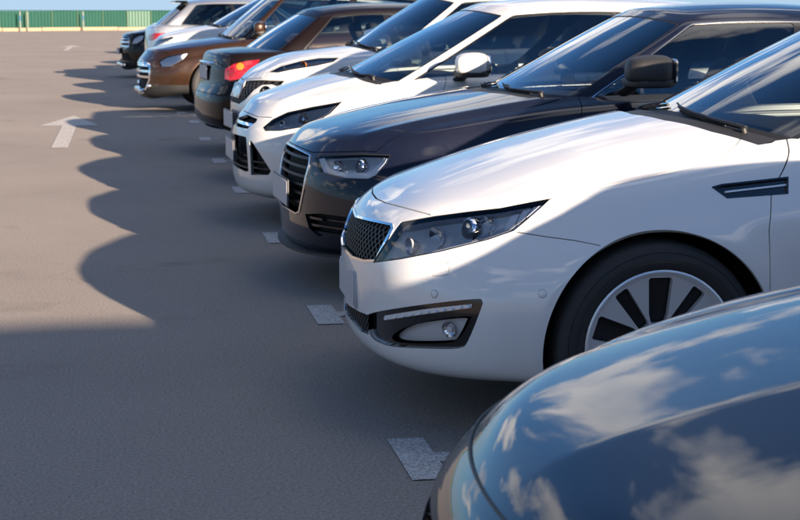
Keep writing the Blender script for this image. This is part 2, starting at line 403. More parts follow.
# ------------------------------------------------------------------ the car
# template frame: x rearward from the nose, y outward (one half only), z up. The car's near side (towards the camera) is -y.
class Car:
    def __init__(s, name, label, X0, Yc, yaw, p, rear_out=False):
        s.p = p; s.X0, s.Yc, s.yaw, s.rear = X0, Yc, yaw, rear_out
        s.root = tag(empty(name, (X0, Yc, 0), yaw), label, 'car', 'cars parked side by side in the row')
        s.shape()
    # local (object) coordinates of a template point on the near / far side. A car that shows its tail is turned round.
    def loc(s, P, near):
        P = np.array(P, float)
        if s.rear: P[..., 0] = s.p['L']-P[..., 0]
        if near: P[..., 1] *= -1
        return P
    def flip(s, near): return near != s.rear
    def world(s, P, near=True):
        Q = s.loc(P, near); c, t = math.cos(s.yaw), math.sin(s.yaw); W = Q.copy()
        W[..., 0] = s.X0+c*Q[..., 0]-t*Q[..., 1]; W[..., 1] = s.Yc+t*Q[..., 0]+c*Q[..., 1]; return W
    def pix(s, P): return project(s.world(P, True))
    # ---- surfaces
    def TopZ(s, x, y):
        p = s.p; q = np.clip(np.abs(y)/s.p['W'], 0, 1.1)
        c = s.zc(x); e = s.zs(x)
        z = c+(e-c)*q**p.get('crown', 2.6)
        for (fn) in p.get('hood_creases', []): z = z+fn(x, np.abs(y))
        return z
    def shape(s):
        p = s.p; L, W = p['L'], p['W']
        s.zc = cspline(*p['zc']); s.zs = cspline(*p['zs'])
        q = np.array([0, .33, .60, .80, .93]); g = np.array(p.get('g', [0, .05, .2, .48, .82]))
        xs = np.array([.50, .78, 1.10, 1.5, 2.1, 2.8, L-1.45, L-1.05, L-.75, L-.48]); wf = cspline([0, .3, .5, 1.0, 1.6, L/2, L-1.2, L-.5, L-.2], p.get('wf', [.90, .93, .955, .985, .998, 1, .998, .965, .93]))
        rows = p['rows']; R = len(rows); nc = 5+len(xs)+5
        C = np.zeros((R+2, nc, 3))
        fr = p.get('frac', [0, .04, .16, .33, .50, .66, .82, .95])
        sx0 = p.get('side0', .5)
        wc = np.array([0, 0, .12, .45, .8])
        zsill = p['zsill']
        for r, (zF, xF, sw, ins, xR, zR) in enumerate(rows):
            w = W-ins
            yf = q*(w*wf(.45)); xf = xF+sw*g
            if r < 8:
                zside = zsill+(s.zs(xs)-zsill)*fr[r]
            else: zside = s.TopZ(xs, w)
            z0 = zside[0]; zf = zF*(1-wc)+z0*wc; zr = zR*(1-wc)+zside[-1]*wc
            C[r, :5] = np.stack([xf, yf, zf], 1)
            push = max(0.0, xF+sw*1.12-xs[0]); xr_ = xs.copy(); xr_[:4] += push*np.array([1, .72, .36, .1])
            C[r, 5:5+len(xs)] = np.stack([xr_, W*wf(xr_)-ins, zside], 1)
            C[r, -5:] = np.stack([L-xR-p.get('sweepR', .22)*g, q*(w*wf(L-.4)), zr], 1)[::-1]
        a = C[R-1]; xi = np.linspace(0, 1, nc); xc = .42+(L-.84)*np.interp(a[:, 0], [a[0, 0], a[-1, 0]], [0, 1])
        last = np.stack([xc, 0*xc, s.TopZ(xc, 0*xc)], 1)
        C[R] = a*.55+last*.45; C[R+1] = last; R += 2
        s.body = s.patch(C, p['bu'], p['bv'], s.TopZ, 6.6, 7.9, p.get('disp', []))
        s.C = C
        # greenhouse
        gq = np.array([0, .35, .68, .90, .985]); G = p['gh']
        rowsg = []
        def outline(xf, swf, w, xr, swr, xs, z):
            f = np.stack([xf+swf*np.array([0, .10, .40, .76, 1.0]), w[0]*gq], 1)
            r_ = np.stack([xr-swr*np.array([0, .10, .40, .76, 1.0]), w[-1]*gq], 1)[::-1]
            return np.concatenate([f, np.stack([xs, w], 1), r_])
        t8 = np.linspace(0, 1, 8)
        bx = G['base']; tx = G['roof']
        def xs_(o): a_ = o['xf']+o['swf']+.06; b_ = o['xr']-o['swr']-.06; return a_+(b_-a_)*t8
        xb = xs_(bx); xt = xs_(tx)
        wb = np.interp(t8, [0, .5, 1], bx['w']); wt = np.interp(t8, [0, .5, 1], tx['w'])
        OB = outline(bx['xf'], bx['swf'], wb, bx['xr'], bx['swr'], xb, 0); OT = outline(tx['xf'], tx['swf'], wt, tx['xr'], tx['swr'], xt, 0)
        s.rz = cspline(*G['rz'])
        def RoofZ(x, y): return s.rz(x)-G.get('rcrown', .07)*np.clip(np.abs(y)/tx['w'][1], 0, 1.3)**2.4
        s.RoofZ = RoofZ
        zb = np.interp(np.arange(len(OB)), *G['zb']) if 'zb' in G else s.TopZ(OB[:, 0], OB[:, 1])-.03
        zt = RoofZ(OT[:, 0], OT[:, 1])
        nb = len(OB); Cg = []
        for f in (0, .3, .62, .90, 1.0):
            xy = OB*(1-f)+OT*f; z = zb*(1-f)+(zt-.015)*f
            bul = G.get('bulge', .03)*math.sin(math.pi*min(f, 1))
            cx = (OB[:, 0].min()+OB[:, 0].max())/2; d = xy-np.array([cx, 0]); nrm = np.zeros_like(d); nrm[:, 1] = np.clip(d[:, 1]/.6, 0, 1)
            nrm[:5, 0] = -(1-gq); nrm[-5:, 0] = (1-gq)[::-1]
            xy = xy+nrm*bul
            Cg.append(np.concatenate([xy, z[:, None]], 1))
        for ins in (.10,):
            xy = OT.copy(); cx = (OT[0, 0]+OT[-1, 0])/2
            xy[:, 0] = cx+(xy[:, 0]-cx)*.93; xy[:, 1] *= .82
            Cg.append(np.concatenate([xy, RoofZ(xy[:, 0], xy[:, 1])[:, None]], 1))
        xc = np.interp(OT[:, 0], [OT[0, 0], OT[-1, 0]], [OT[0, 0]+.35, OT[-1, 0]-.35])
        last = np.stack([xc, 0*xc, RoofZ(xc, 0)], 1)
        Cg.append(Cg[-1]*.5+last*.5); Cg.append(last)
        s.gh = s.patch(np.array(Cg), p.get('gu', 110), p.get('gv', (40, 14)), RoofZ, 4.2, 5.2, [])
        s.OB = OB
    def patch(s, C, nu, nv, hf, v0, v1, disp):
        R, K = C.shape[:2]
        mir = lambda A: A*np.array([1, -1, 1])
        Cp = np.concatenate([2*C[:1]-C[1:2], C, mir(C[-2:-1])], 0)
        Cp = np.concatenate([mir(Cp[:, 1:2]), Cp, mir(Cp[:, -2:-1])], 1)
        if isinstance(nu, int): us = np.linspace(0, K-1, nu)
        else: us = np.concatenate([np.linspace(a, b if b >= 0 else K-1, n, endpoint=False) for a, b, n in nu]+[[K-1.]])
        vs = np.concatenate([np.linspace(0, 8 if R > 8 else 5, nv[0], endpoint=False), np.linspace(8 if R > 8 else 5, R-1, nv[1])])
        P = np.einsum('ij,jkd,lk->ild', bmat(R, vs), Cp, bmat(K, us))
        w = sstep(v0, v1, vs)[:, None]; z = hf(P[..., 0], P[..., 1]); P[..., 2] = P[..., 2]*(1-w)+z*w
        P[:, 0, 1] = 0; P[:, -1, 1] = 0; P[-1, :, 1] = 0
        Q = P.reshape(-1, 3)
        for d in disp: Q = d(Q)
        F = grid_tri(P); N = vnormals(Q, F)
        if (N[:, 1].sum() < 0): F = F[:, ::-1]; N = -N
        # smooth across the mirror plane
        c = Q[:, 1] < 1e-6; N[c, 1] = 0; N /= np.maximum(np.linalg.norm(N, axis=1, keepdims=True), 1e-9)
        U = np.stack([np.tile(us, len(vs)), np.repeat(vs, len(us))], 1)
        ar = np.linalg.norm(np.cross(Q[F[:, 1]]-Q[F[:, 0]], Q[F[:, 2]]-Q[F[:, 0]]), axis=1)
        return Tri(Q, N, U, F[ar > 1e-10])
    # ---- output
    def raw(s, P, F, name, mat, parent=None, near=True, N=None, smooth=True):
        Q = s.loc(P, near)
        if isinstance(F, np.ndarray): F = F[:, ::-1] if s.flip(near) else F
        else: F = [list(f)[::-1] if s.flip(near) else list(f) for f in F]
        if N is not None: N = s.ldir(N, near)
        return make_obj(name, Q, F, mat, parent or s.root, N, smooth)
    def ldir(s, N, near):
        N = np.array(N, float)
        if s.rear: N[..., 0] *= -1
        if near: N[..., 1] *= -1
        return N
    def geo(s, m, off=0.0, hem=0.0, hdir=None):
        P = m.P+m.N*off; N = m.N; F = m.F
        if hem and len(F):
            B = boundary(F); keep = ~((m.P[B[:, 0], 1] < 1e-6) & (m.P[B[:, 1], 1] < 1e-6)); B = B[keep]
            a, b = B[:, 0], B[:, 1]; k = len(P); n = len(B)
            dn = -m.N if hdir is None else np.tile(np.array(hdir, float), (len(m.N), 1))
            pa, pb = P[a], P[b]; qa, qb = pa+dn[a]*hem, pb+dn[b]*hem
            en = np.cross(pb-pa, m.N[a]); en /= np.maximum(np.linalg.norm(en, axis=1, keepdims=True), 1e-12)
            P = np.concatenate([P, pa, pb, qa, qb]); N = np.concatenate([N, en, en, en, en])
            i = np.arange(n); A, Bb, Cc, D = k+i, k+n+i, k+2*n+i, k+3*n+i
            F = np.concatenate([F, np.stack([A, Cc, D], 1), np.stack([A, D, Bb], 1)])
        return P, N, F
    def emit(s, m, name, mat, parent=None, sides='pair', off=0.0, hem=0.0, hdir=None):
        """sides: 'join' one object for both halves, 'pair' one object for each side"""
        if len(m.F) == 0: return [None, None]
        P, N, F = s.geo(m, off, hem, hdir)
        if sides == 'join':
            n = len(P); Pl = np.concatenate([s.loc(P, False), s.loc(P, True)]); Nl = np.concatenate([s.ldir(N, False), s.ldir(N, True)])
            Ff = F if not s.rear else F[:, ::-1]; Fn = F[:, ::-1] if not s.rear else F
            return make_obj(name, Pl, np.concatenate([Ff, Fn+n]), mat, parent or s.root, Nl)
        par = parent if isinstance(parent, (list, tuple)) else [parent, parent]
        return [s.raw(P, F, name, mat, par[i], near, N) for i, near in enumerate((True, False))]
    def pair(s, g, name, mat, parent=None, smooth=True):
        par = parent if isinstance(parent, (list, tuple)) else [parent, parent]
        return [s.raw(g[0], g[1], name, mat, par[i], near, None, smooth) for i, near in enumerate((True, False))]
    def centre(s, g, name, mat, parent=None, smooth=True):
        return s.raw(g[0], g[1], name, mat, parent, False, None, smooth)
    # surface point seen at a pixel
    def at_px(s, x, y, m=None):
        m = m or s.body
        if not hasattr(m, 'px'):
            vis = ((s.world(m.P)-_o)*s.ldir(m.N, True)).sum(1) < 0; m.px = np.where(vis[:, None], s.pix(m.P), 1e6)
        d = np.hypot(m.px[:, 0]-x, m.px[:, 1]-y); i = np.argpartition(d, 4)[:4]; w = 1/(d[i]+.05); w /= w.sum()
        P = (m.P[i]*w[:, None]).sum(0); n = (m.N[i]*w[:, None]).sum(0); return P, n/np.linalg.norm(n)
    # ---- cutting helpers
    def sharpen(s, m, poly, where=None, levels=(5, 2.5)):
        for thr in levels:
            d = s.region(m, poly, 0, where); m = refine_near(m, (np.abs(d) < thr)[m.F].any(1))
        return m
    def region(s, m, poly, grow=0.0, where=None):
        f = sdf_poly(poly, s.pix(m.P))-grow; N = s.ldir(m.N, True); vis = ((s.world(m.P)-_o)*N).sum(1) < .3
        ok = vis if where is None else (vis & where(m.P))
        return np.where(ok, f, 50.0)
    def groove(s, m, line, px, where=None):
        """take a narrow gap along a pixel line out of the surface"""
        for thr in (7, 4, 2, 1.2):
            d = dist_line(line, s.pix(m.P)); N = s.ldir(m.N, True); ok = ((s.world(m.P)-_o)*N).sum(1) < .3
            if where is not None: ok &= where(m.P)
            m = refine_near(m, ((d < thr) & ok)[m.F].any(1))
        f = dist_line(line, s.pix(m.P))-px; N = s.ldir(m.N, True); vis = ((s.world(m.P)-_o)*N).sum(1) < .3
        ok = vis if where is None else (vis & where(m.P))
        return cut(m, np.where(ok, f, 9.0))[1]

def wheel(car, x, z, yout, R, rr, width, style, mats=('alloy', 'alloy_dark')):
    """wheel on both sides; yout: y of the outer face"""
    out = []
    for near in (True, False):
        w = lambda g, n, m, par, sm=True, N=None: car.raw(g[0], g[1], n, m, par, near, N, sm)
        c = (x, yout, z); ax = (0, 1, 0)
        hub = w(g_lathe((x, yout-width*.62, z), ax, [(-.04, .06), (-.04, rr*.72), (-.02, rr*.72), (-.02, .075), (.03, .07), (.03, .0)], 28, False), 'wheel', 'brake_disc', None)
        prof = [(-width+.02, rr*.96), (-width, rr*1.04), (-width+.005, R*.93), (-width+.03, R*.99), (-width*.5, R), (-.03, R*.99), (-.012, R*.975), (-.002, R*.94),
                (.004, R*.905), (.0025, R*.90), (.0055, R*.895), (.009, R*.86), (.0095, R*.835), (.0082, R*.832), (.0082, R*.812), (.0098, R*.809), (.006, rr+.022), (.002, rr+.016), (-.002, rr+.012), (-.016, rr+.001)]
        w(g_lathe(c, ax, prof, 72, False), 'tyre', 'rubber', hub)
        # rim: barrel and face
        bar = g_lathe(c, ax, [(-.014, rr+.004), (-.001, rr+.010), (.0015, rr+.004), (-.006, rr-.006), (-.03, rr-.012), (-width+.02, rr-.03)], 64, False)
        rim = w(bar, 'rim', mats[0], hub)
        nr, na = 26, 240
        r_ = np.linspace(.0, rr-.004, nr); a_ = np.linspace(0, 2*math.pi, na)
        A, Rr = np.meshgrid(a_, r_)
        dep = -.012-.030*np.clip(1-(Rr/rr), 0, 1)**1.2+.016*np.clip(1-Rr/.07, 0, 1)
        P = np.stack([x+Rr*np.cos(A), yout+dep, z+Rr*np.sin(A)], -1)
        F = grid_tri(P); Q = P.reshape(-1, 3); N = vnormals(Q, F)
        if N[:, 1].mean() < 0: F = F[:, ::-1]; N = -N
        U = np.stack([A.ravel(), Rr.ravel()], 1)
        ok = np.linalg.norm(np.cross(Q[F[:, 1]]-Q[F[:, 0]], Q[F[:, 2]]-Q[F[:, 0]]), axis=1) > 1e-12
        m = Tri(Q, N, U, F[ok])
        n, r1, r2, wd = style['n'], style['r1']*rr, style['r2']*rr, style['w']
        ang = m.U[:, 0]-math.pi/2-style.get('phase', 0); k = np.round(ang*n/(2*math.pi)); da = ang-k*2*math.pi/n
        ww = np.where(np.mod(k, 2) == 0, wd[0], wd[1])*(1+style.get('flare', 0)*(m.U[:, 1]/rr-.6))
        lat = np.abs(np.sin(da)*m.U[:, 1])-ww; rad = np.abs(m.U[:, 1]*np.cos(da)-(r1+r2)/2)-(r2-r1)/2
        rd = .008; fld = np.hypot(np.maximum(lat+rd, 0), np.maximum(rad+rd, 0))+np.minimum(np.maximum(lat+rd, rad+rd), 0)-rd
        slot, face = cut(m, fld)
        Pp, Nn, Ff = car.geo(face, 0, .022, (0, -1, 0))
        w((Pp, Ff), 'spoke_face', mats[0], rim, True, Nn)
        Pp, Nn, Ff = car.geo(m, -.030); w((Pp, Ff), 'slot_backing', mats[1], rim, True, Nn)
        w(g_lathe((x, yout-.028, z), ax, [(0, .034), (.006, .033), (.009, .028), (.009, .0)], 24, False), 'centre_cap', mats[0], rim)
        for k in range(5):
            t = 2*math.pi*k/5+.3; w(g_lathe((x+.055*math.cos(t), yout-.034, z+.055*math.sin(t)), ax, [(0, .0095), (.010, .0095), (.012, .006), (.012, 0)], 6, False), 'wheel_nut', mats[1], rim, False)
        out.append(hub)
    return out

def seat(car, x, y, col, scale=1.0):
    R = Matrix.Rotation(math.radians(20), 4, 'Y')
    g1 = g_super((x, y, .50), (.52, .50, .17), .5, .45, 18, 8)
    g2 = g_super((x+.30, y, .80), (.16, .48, .66), .5, .5, 18, 10, R)
    g3 = g_super((x+.43, y, 1.185), (.10, .27, .18), .6, .6, 16, 8, R)
    g4 = g_tube([(x+.38, y-.06, 1.0), (x+.42, y-.06, 1.15)], .007, 6); g5 = g_tube([(x+.38, y+.06, 1.0), (x+.42, y+.06, 1.15)], .007, 6)
    return g1, g2, g3, (g4, g5)
def interior(car, xd, zd, ys=.37, col='interior_dark', dz=0.0, roofx=None):
    p = car.p; w = p['W']
    # dashboard: extruded profile
    pr = [(xd-.45, zd-.10), (xd-.30, zd-.03), (xd+.05, zd), (xd+.20, zd-.01), (xd+.26, zd-.07), (xd+.24, zd-.30), (xd+.10, .35), (xd-.45, .35)]
    V = []; F = []; ny = 7; n = len(pr)
    for i in range(ny):
        t = -1+2*i/(ny-1)
        for a, b in pr: V.append((a+.10*t*t, t*(w-.17), b-.02*t*t))
    for i in range(ny-1):
        for k in range(n): F.append([i*n+k, (i+1)*n+k, (i+1)*n+(k+1) % n, i*n+(k+1) % n])
    F.append(list(range(n))); F.append([(ny-1)*n+k for k in range(n)][::-1])
    car.centre((V, F), 'dashboard', 'interior_dark')
    xs = xd+.75
    for y in (-ys, ys):
        a, b, c, d = seat(car, xs, y, col)
        up = lambda g: ([(v[0], v[1], v[2]+dz) for v in g[0]], g[1])
        o = car.centre(up(a), 'seat', col); car.centre(up(b), 'backrest', col, o); car.centre(up(c), 'headrest', col, o); [car.centre(up(q), 'headrest_post', 'satin_chrome', o) for q in d]
    a = g_super((xs+.95, 0, .52+dz), (.5, 1.25, .18), .5, .3, 20, 8); o = car.centre(a, 'rear_bench', col)
    b = g_super((xs+1.27, 0, .82+dz), (.16, 1.22, .62), .5, .3, 20, 8, Matrix.Rotation(math.radians(22), 4, 'Y')); car.centre(b, 'bench_backrest', col, o)
    # steering wheel on the car's left (the near side when the nose points at the aisle)
    cy = -ys; c = Vector((xd+.40, cy, zd-.06+dz)); ax = Vector((1, 0, .42)).normalized(); u, v, a_ = frame(ax)
    ring = [tuple(c+(u*math.cos(t)+v*math.sin(t))*.185) for t in np.linspace(0, 2*math.pi, 33)]
    g = g_join(g_tube(ring, .014, 8), g_tube([tuple(c-u*.18), tuple(c+u*.18)], .016, 6), g_tube([tuple(c), tuple(c-v*.18)], .016, 6), g_lathe(tuple(c-ax*.03), ax, [(0, .06), (.04, .06), (.05, .04)], 16))
    car.raw(g[0], g[1], 'steering_wheel', 'interior_dark', None, car.rear, None)
def floor_and_wells(car, arches):
    p = car.p; b = car.body; k = b.U[:, 1] < 1e-6; o = b.P[k]; z = p['zsill']+.03
    V = [(q[0], q[1], z) for q in o]; V2 = [(q[0], -q[1], z) for q in o[::-1]]; V = V+V2
    car.raw(V, [list(range(len(V)))], 'floor_pan', 'cavity_black', None, False, None, False)
    for (x, zc_, R, yo) in arches:
        n = 20; prof = []; V = []; F = []
        for i in range(n+1):
            t = math.pi*(-.12+1.24*i/n)
            for yy in (yo, .46): V.append((x+R*math.cos(t), yy, zc_+R*math.sin(t)))
        for i in range(n): F.append([2*i, 2*i+1, 2*i+3, 2*i+2])
        F.append([2*i+1 for i in range(n+1)])
        car.pair((V, F), 'wheel_well', 'cavity_black')

def rbox(a, b, c, d, x, y, sx, sy, r):
    """signed field of a rounded rectangle a<x<b, c<y<d in scaled units"""
    X = (np.abs(x-(a+b)/2)-(b-a)/2)*sx; Y = (np.abs(y-(c+d)/2)-(d-c)/2)*sy
    return np.hypot(np.maximum(X+r, 0), np.maximum(Y+r, 0))+np.minimum(np.maximum(X+r, Y+r), 0)-r

def greenhouse(car, col, glass='window_glass', trim='trim_rubber', rear_glass=None, win=((4.75, 8.25), (8.6, 12.0)), top=3.45, wtop=3.62, roofmat=None):
    m = car.gh; K = m.U[:, 0].max(); su, sv = .27, .12
    fu = lambda: (m.U[:, 0], m.U[:, 1])
    # windscreen
    u, v = fu(); f = rbox(-5, 3.62, .12, wtop, u, v, .3, sv, .05)
    ins, m = cut(m, f)
    u, v = ins.U[:, 0], ins.U[:, 1]; g, rim = cut(ins, rbox(-5, 3.50, .26, wtop-.10, u, v, .3, sv, .05))
    car.emit(rim, 'windscreen_seal', 'trim_rubber', None, 'join', -.001, .006)
    car.emit(g, 'windscreen', glass, None, 'join', -.002)
    # rear window
    u, v = fu(); ins, m = cut(m, rbox(K-3.5, K+5, .12, wtop-.1, u, v, .3, sv, .05))
    u, v = ins.U[:, 0], ins.U[:, 1]; g, rim = cut(ins, rbox(K-3.36, K+5, .28, wtop-.2, u, v, .3, sv, .05))
    car.emit(rim, 'rear_window_seal', 'trim_rubber', None, 'join', -.001, .006)
    car.emit(g, 'rear_window', rear_glass or glass, None, 'join', -.002)
    # side glass
    u, v = fu(); a, b = win[0][0], win[-1][1]
    ins, m = cut(m, rbox(a-.12, b+.12, .12, top+.14, u, v, su, sv, .05))
    u, v = ins.U[:, 0], ins.U[:, 1]; dlo, band = cut(ins, rbox(a-.05, b+.05, .22, top+.05, u, v, su, sv, .045))
    car.emit(band, 'window_trim', trim, None, 'pair', .003, .01)
    rest = dlo
    for (c, d) in win:
        g, rest = cut(rest, rbox(c, d, .27, top, rest.U[:, 0], rest.U[:, 1], su, sv, .035))
        car.emit(g, 'side_window', glass if c < 8 else (rear_glass or glass), None, 'pair', -.003)
    car.emit(rest, 'pillar_trim', 'gloss_black', None, 'pair', 0, .012)
    car.emit(m, 'roof', roofmat or col, None, 'join', 0, .02)

def gh_at(car, u, v, off=.0):
    m = car.gh; d = np.hypot((m.U[:, 0]-u)*.3, (m.U[:, 1]-v)*.12); i = np.argpartition(d, 4)[:4]; w = 1/(d[i]+1e-4); w /= w.sum()
    return (m.P[i]*w[:, None]).sum(0)+(m.N[i]*w[:, None]).sum(0)*off

def wipers(car, far_first=True):
    for (u0, v0, u1, v1) in ((2.3, .14, .2, .34),):
        pts = [gh_at(car, u0+(u1-u0)*t, v0+(v1-v0)*t*t, .02) for t in np.linspace(0, 1, 9)]
        bl = [gh_at(car, u0+(u1-u0)*t, v0+(v1-v0)*t*t, .006) for t in np.linspace(.25, 1, 8)]
        for near in (True, False):
            o = car.raw(*g_tube(pts, [.009, .009, .008, .007, .006, .005, .005, .004, .004], 6), 'wiper', 'trim_rubber', None, near)
            car.raw(*g_tube(bl, .006, 6), 'wiper_blade', 'rubber', o, near)
            car.raw(*g_lathe(tuple(pts[0]-np.array([0, 0, .03])), (-.3, 0, 1), [(0, .013), (.030, .012), (.034, .007)], 12), 'wiper_pivot', 'trim_rubber', o, near)

def mirror(car, c, size, mat, tilt=0.0, low='black_plastic', far=(0, 0)):
    def warp(p):
        t = p.y/(size[1]/2); k = 1-.16*t if t > 0 else 1-.05*abs(t)
        f = p.x/(size[0]/2); return Vector((p.x-.02*t, p.y, p.z*k*(1-.12*max(0, -f))))
    c0 = c
    for near in (True, False):
        c = c0 if near else (c0[0]+far[0], c0[1]+far[1], c0[2])          # the far one may be folded in
        sh = g_super(c, size, .55, .65, 24, 14, Matrix.Rotation(tilt, 4, 'Z'), warp)
        o = car.raw(sh[0], sh[1], 'door_mirror', mat, None, near)
        st = g_tube([(c[0]+.0, c[1]-size[1]*.42, c[2]-size[2]*.22), (c[0]-.02, c[1]-size[1]*.62, c[2]-size[2]*.50), (c[0]-.04, c[1]-size[1]*.88, c[2]-size[2]*.72)], [.035, .038, .045], 10, .022)
        car.raw(st[0], st[1], 'mirror_stalk', low, o, near)
        gl = g_super((c[0]+size[0]*.42, c[1], c[2]), (.02, size[1]*.84, size[2]*.78), .3, .5, 18, 8)
        car.raw(gl[0], gl[1], 'mirror_glass', 'chrome', o, near)
        lo = g_super((c[0]-.004, c[1], c[2]-size[2]*.34), (size[0]*.98, size[1]*.93, size[2]*.34), .5, .6, 20, 8)
        car.raw(lo[0], lo[1], 'mirror_base', low, o, near)

def handles(car, xs, z, mat):
    for x in xs:
        b = car.body; k = np.argmin((b.P[:, 0]-x)**2+(b.P[:, 2]-z)**2+np.where(b.P[:, 1] < .5, 9, 0)); y = b.P[k, 1]
        g = g_tube([(x-.10, y-.005, z), (x-.085, y+.022, z), (x, y+.030, z+.004), (x+.085, y+.022, z+.004), (x+.10, y-.005, z+.002)], [.012, .014, .014, .014, .012], 8, .016)
        car.pair(g, 'door_handle', mat)

def body_panels(car, col, arches, doors, hood=None, bumper=None, feats=None, sill=None, hood_gap=1.0, cowl=True):
    """cut the lower body into panels. feats(car, m) cuts lamps, grilles ... first"""
    m = car.body; p = car.p; b_ = lambda m: (m.P[:, 0], m.P[:, 1], m.P[:, 2])
    for (xa, za, R) in arches:
        x, y, z = b_(m); f = np.hypot(x-xa, z-za)-R; f = np.where((y > .5) & (z < za+R+.1), f, 9.0); m = cut(m, f)[1]
    # opening under the cabin
    ob = np.concatenate([car.OB, (car.OB*np.array([1, -1]))[::-1][1:-1]]); cx = car.OB[:, 0].mean()
    sh = ob.copy(); sh[:, 0] = cx+(sh[:, 0]-cx)*.985; sh[:, 1] *= .965
    f = np.where(m.U[:, 1] > 6.5, sdf_poly(sh, m.P[:, :2]), 9.0); m = cut(m, f)[1]
    if feats: m = feats(car, m)
    # cowl: strip in front of the windscreen
    if cowl:
        gr = ob.copy(); gr[:, 0] = np.where(gr[:, 0] < cx, gr[:, 0]-p.get('cowl', .07), gr[:, 0]-9)
        x, y, z = b_(m); lim = car.OB[4, 0]+.02
        f = np.where((m.U[:, 1] > 6.8) & (x < lim) & (y < car.OB[4, 1]*p.get('cowl_y', .97)), sdf_poly(ob, m.P[:, :2])-p.get('cowl', .07), 9.0); c, m = cut(m, f)
        car.emit(c, 'cowl_panel', 'black_plastic', None, 'join', -.014, 0)
    if hood is not None:
        poly, where = hood
        if where == 'top':
            x, y, z = b_(m); f = np.where(m.U[:, 1] > 6.4, sdf_poly(poly, m.P[:, :2]), 9.0); g = p.get('top_gap', .0025)
        else: m = car.sharpen(m, poly, where); f = car.region(m, poly, 0, where); g = hood_gap
        ins, m = cut(m, f+g)
        x, y, z = b_(m)
        if where == 'top': f = np.where(m.U[:, 1] > 6.4, sdf_poly(poly, m.P[:, :2]), 9.0)
        else: f = car.region(m, poly, 0, where)
        m = cut(m, f-g*.3)[1]
        car.emit(ins, 'hood', col, None, 'join', 0, .018)
    for i, poly in enumerate(doors):
        x, y, z = b_(m); ok = (y > .4) & (x > .9) & (x < p['L']-.5)
        f = np.where(ok, sdf_poly(poly, m.P[:, [0, 2]]), 9.0)
        d, m = cut(m, f+.0025)
        x, y, z = b_(m); ok = (y > .4) & (x > .9) & (x < p['L']-.5); f = np.where(ok, sdf_poly(poly, m.P[:, [0, 2]]), 9.0); m = cut(m, f-.001)[1]
        car.emit(d, 'door', col, None, 'pair', 0, .02)
    if bumper is not None:
        poly = bumper; f = np.where(m.P[:, 0] < 1.0, sdf_poly(poly, m.P[:, [0, 2]]), 9.0)
        d, m = cut(m, f+.0015); f = np.where(m.P[:, 0] < 1.0, sdf_poly(poly, m.P[:, [0, 2]]), 9.0); m = cut(m, f)[1]
        car.emit(d, 'front_bumper', col, None, 'join', 0, .02)
    if sill:
        f = np.where(m.U[:, 1] < 5, m.P[:, 2]-sill, 9.0); d, m = cut(m, f); car.emit(d, 'sill_moulding', 'black_plastic', None, 'join', .002, .02)
    car.emit(m, 'body_shell', col, None, 'join', 0, .02)

def lamp(car, m, poly, name='headlight', depth=.055, lens='lens_glass', bezel='lamp_bezel', rim=2.0, where=None, items=(), seal=1.0):
    """cut a lamp out of the surface: bowl, lens and what is inside it. items: (kind, px, py, radius, back)"""
    w = where or (lambda P: P[:, 0] < 1.3)
    m = car.sharpen(m, poly, w); ins, m = cut(m, car.region(m, poly, 0, w))
    if len(ins.F) == 0: return m, None
    edge_f = car.region(ins, poly, 0, w)+seal; core, edge = cut(ins, edge_f)
    bowl = car.emit(core, name, bezel, None, 'pair', -depth, -depth*.97)
    car.emit(edge, 'lamp_seal', 'trim_rubber', bowl, 'pair', -.002, .012)
    car.emit(core, 'lens', lens, bowl, 'pair', .0005, 0)
    for it in items:
        kind, px, py, r, back = it[:5]
        P, n = car.at_px(px, py); ax = Vector((-1, .25, .0)) if not car.rear else Vector(n)
        if kind == 'projector':
            c = Vector(P)-Vector(n)*back
            car.pair(g_lathe(tuple(c), ax, [(-.02, r*.5), (-.02, r*1.25), (.004, r*1.28), (.010, r*1.2), (.006, r*1.02), (0, r)], 28), 'projector_ring', 'reflector', bowl)
            car.pair(g_lathe(tuple(c), ax, [(0, r), (r*.28, r*.9), (r*.5, r*.68), (r*.62, r*.36), (r*.66, .0)], 28, False), 'projector_lens', 'led_glass', bowl)
        elif kind == 'bowl':
            c = Vector(P)-Vector(n)*back; mt = it[5] if len(it) > 5 else 'reflector'
            car.pair(g_lathe(tuple(c), ax, [(.022, r*1.05), (.020, r), (.004, r*.82), (-.010, r*.5), (-.014, r*.2), (-.014, 0)], 26, False), 'reflector_bowl', mt, bowl)
            car.pair(g_super(tuple(c+ax.normalized()*.002), (r*.5, r*.5, r*.5), 1, 1, 12, 8), 'bulb', 'led_white', bowl)
        elif kind == 'poly':
            pl, mt = it[5], it[6]; q, _ = cut(core, car.region(core, pl, 0, w)); car.emit(q, it[7] if len(it) > 7 else 'light_guide', mt, bowl, 'pair', -back, .02)
    return m, bowl
simple('lamp_silver', (0.72, 0.72, 0.73), 0.3, 0.35)
simple('led_glass', (0.16, 0.18, 0.2), 0.03, 0.2, coat=1.0)

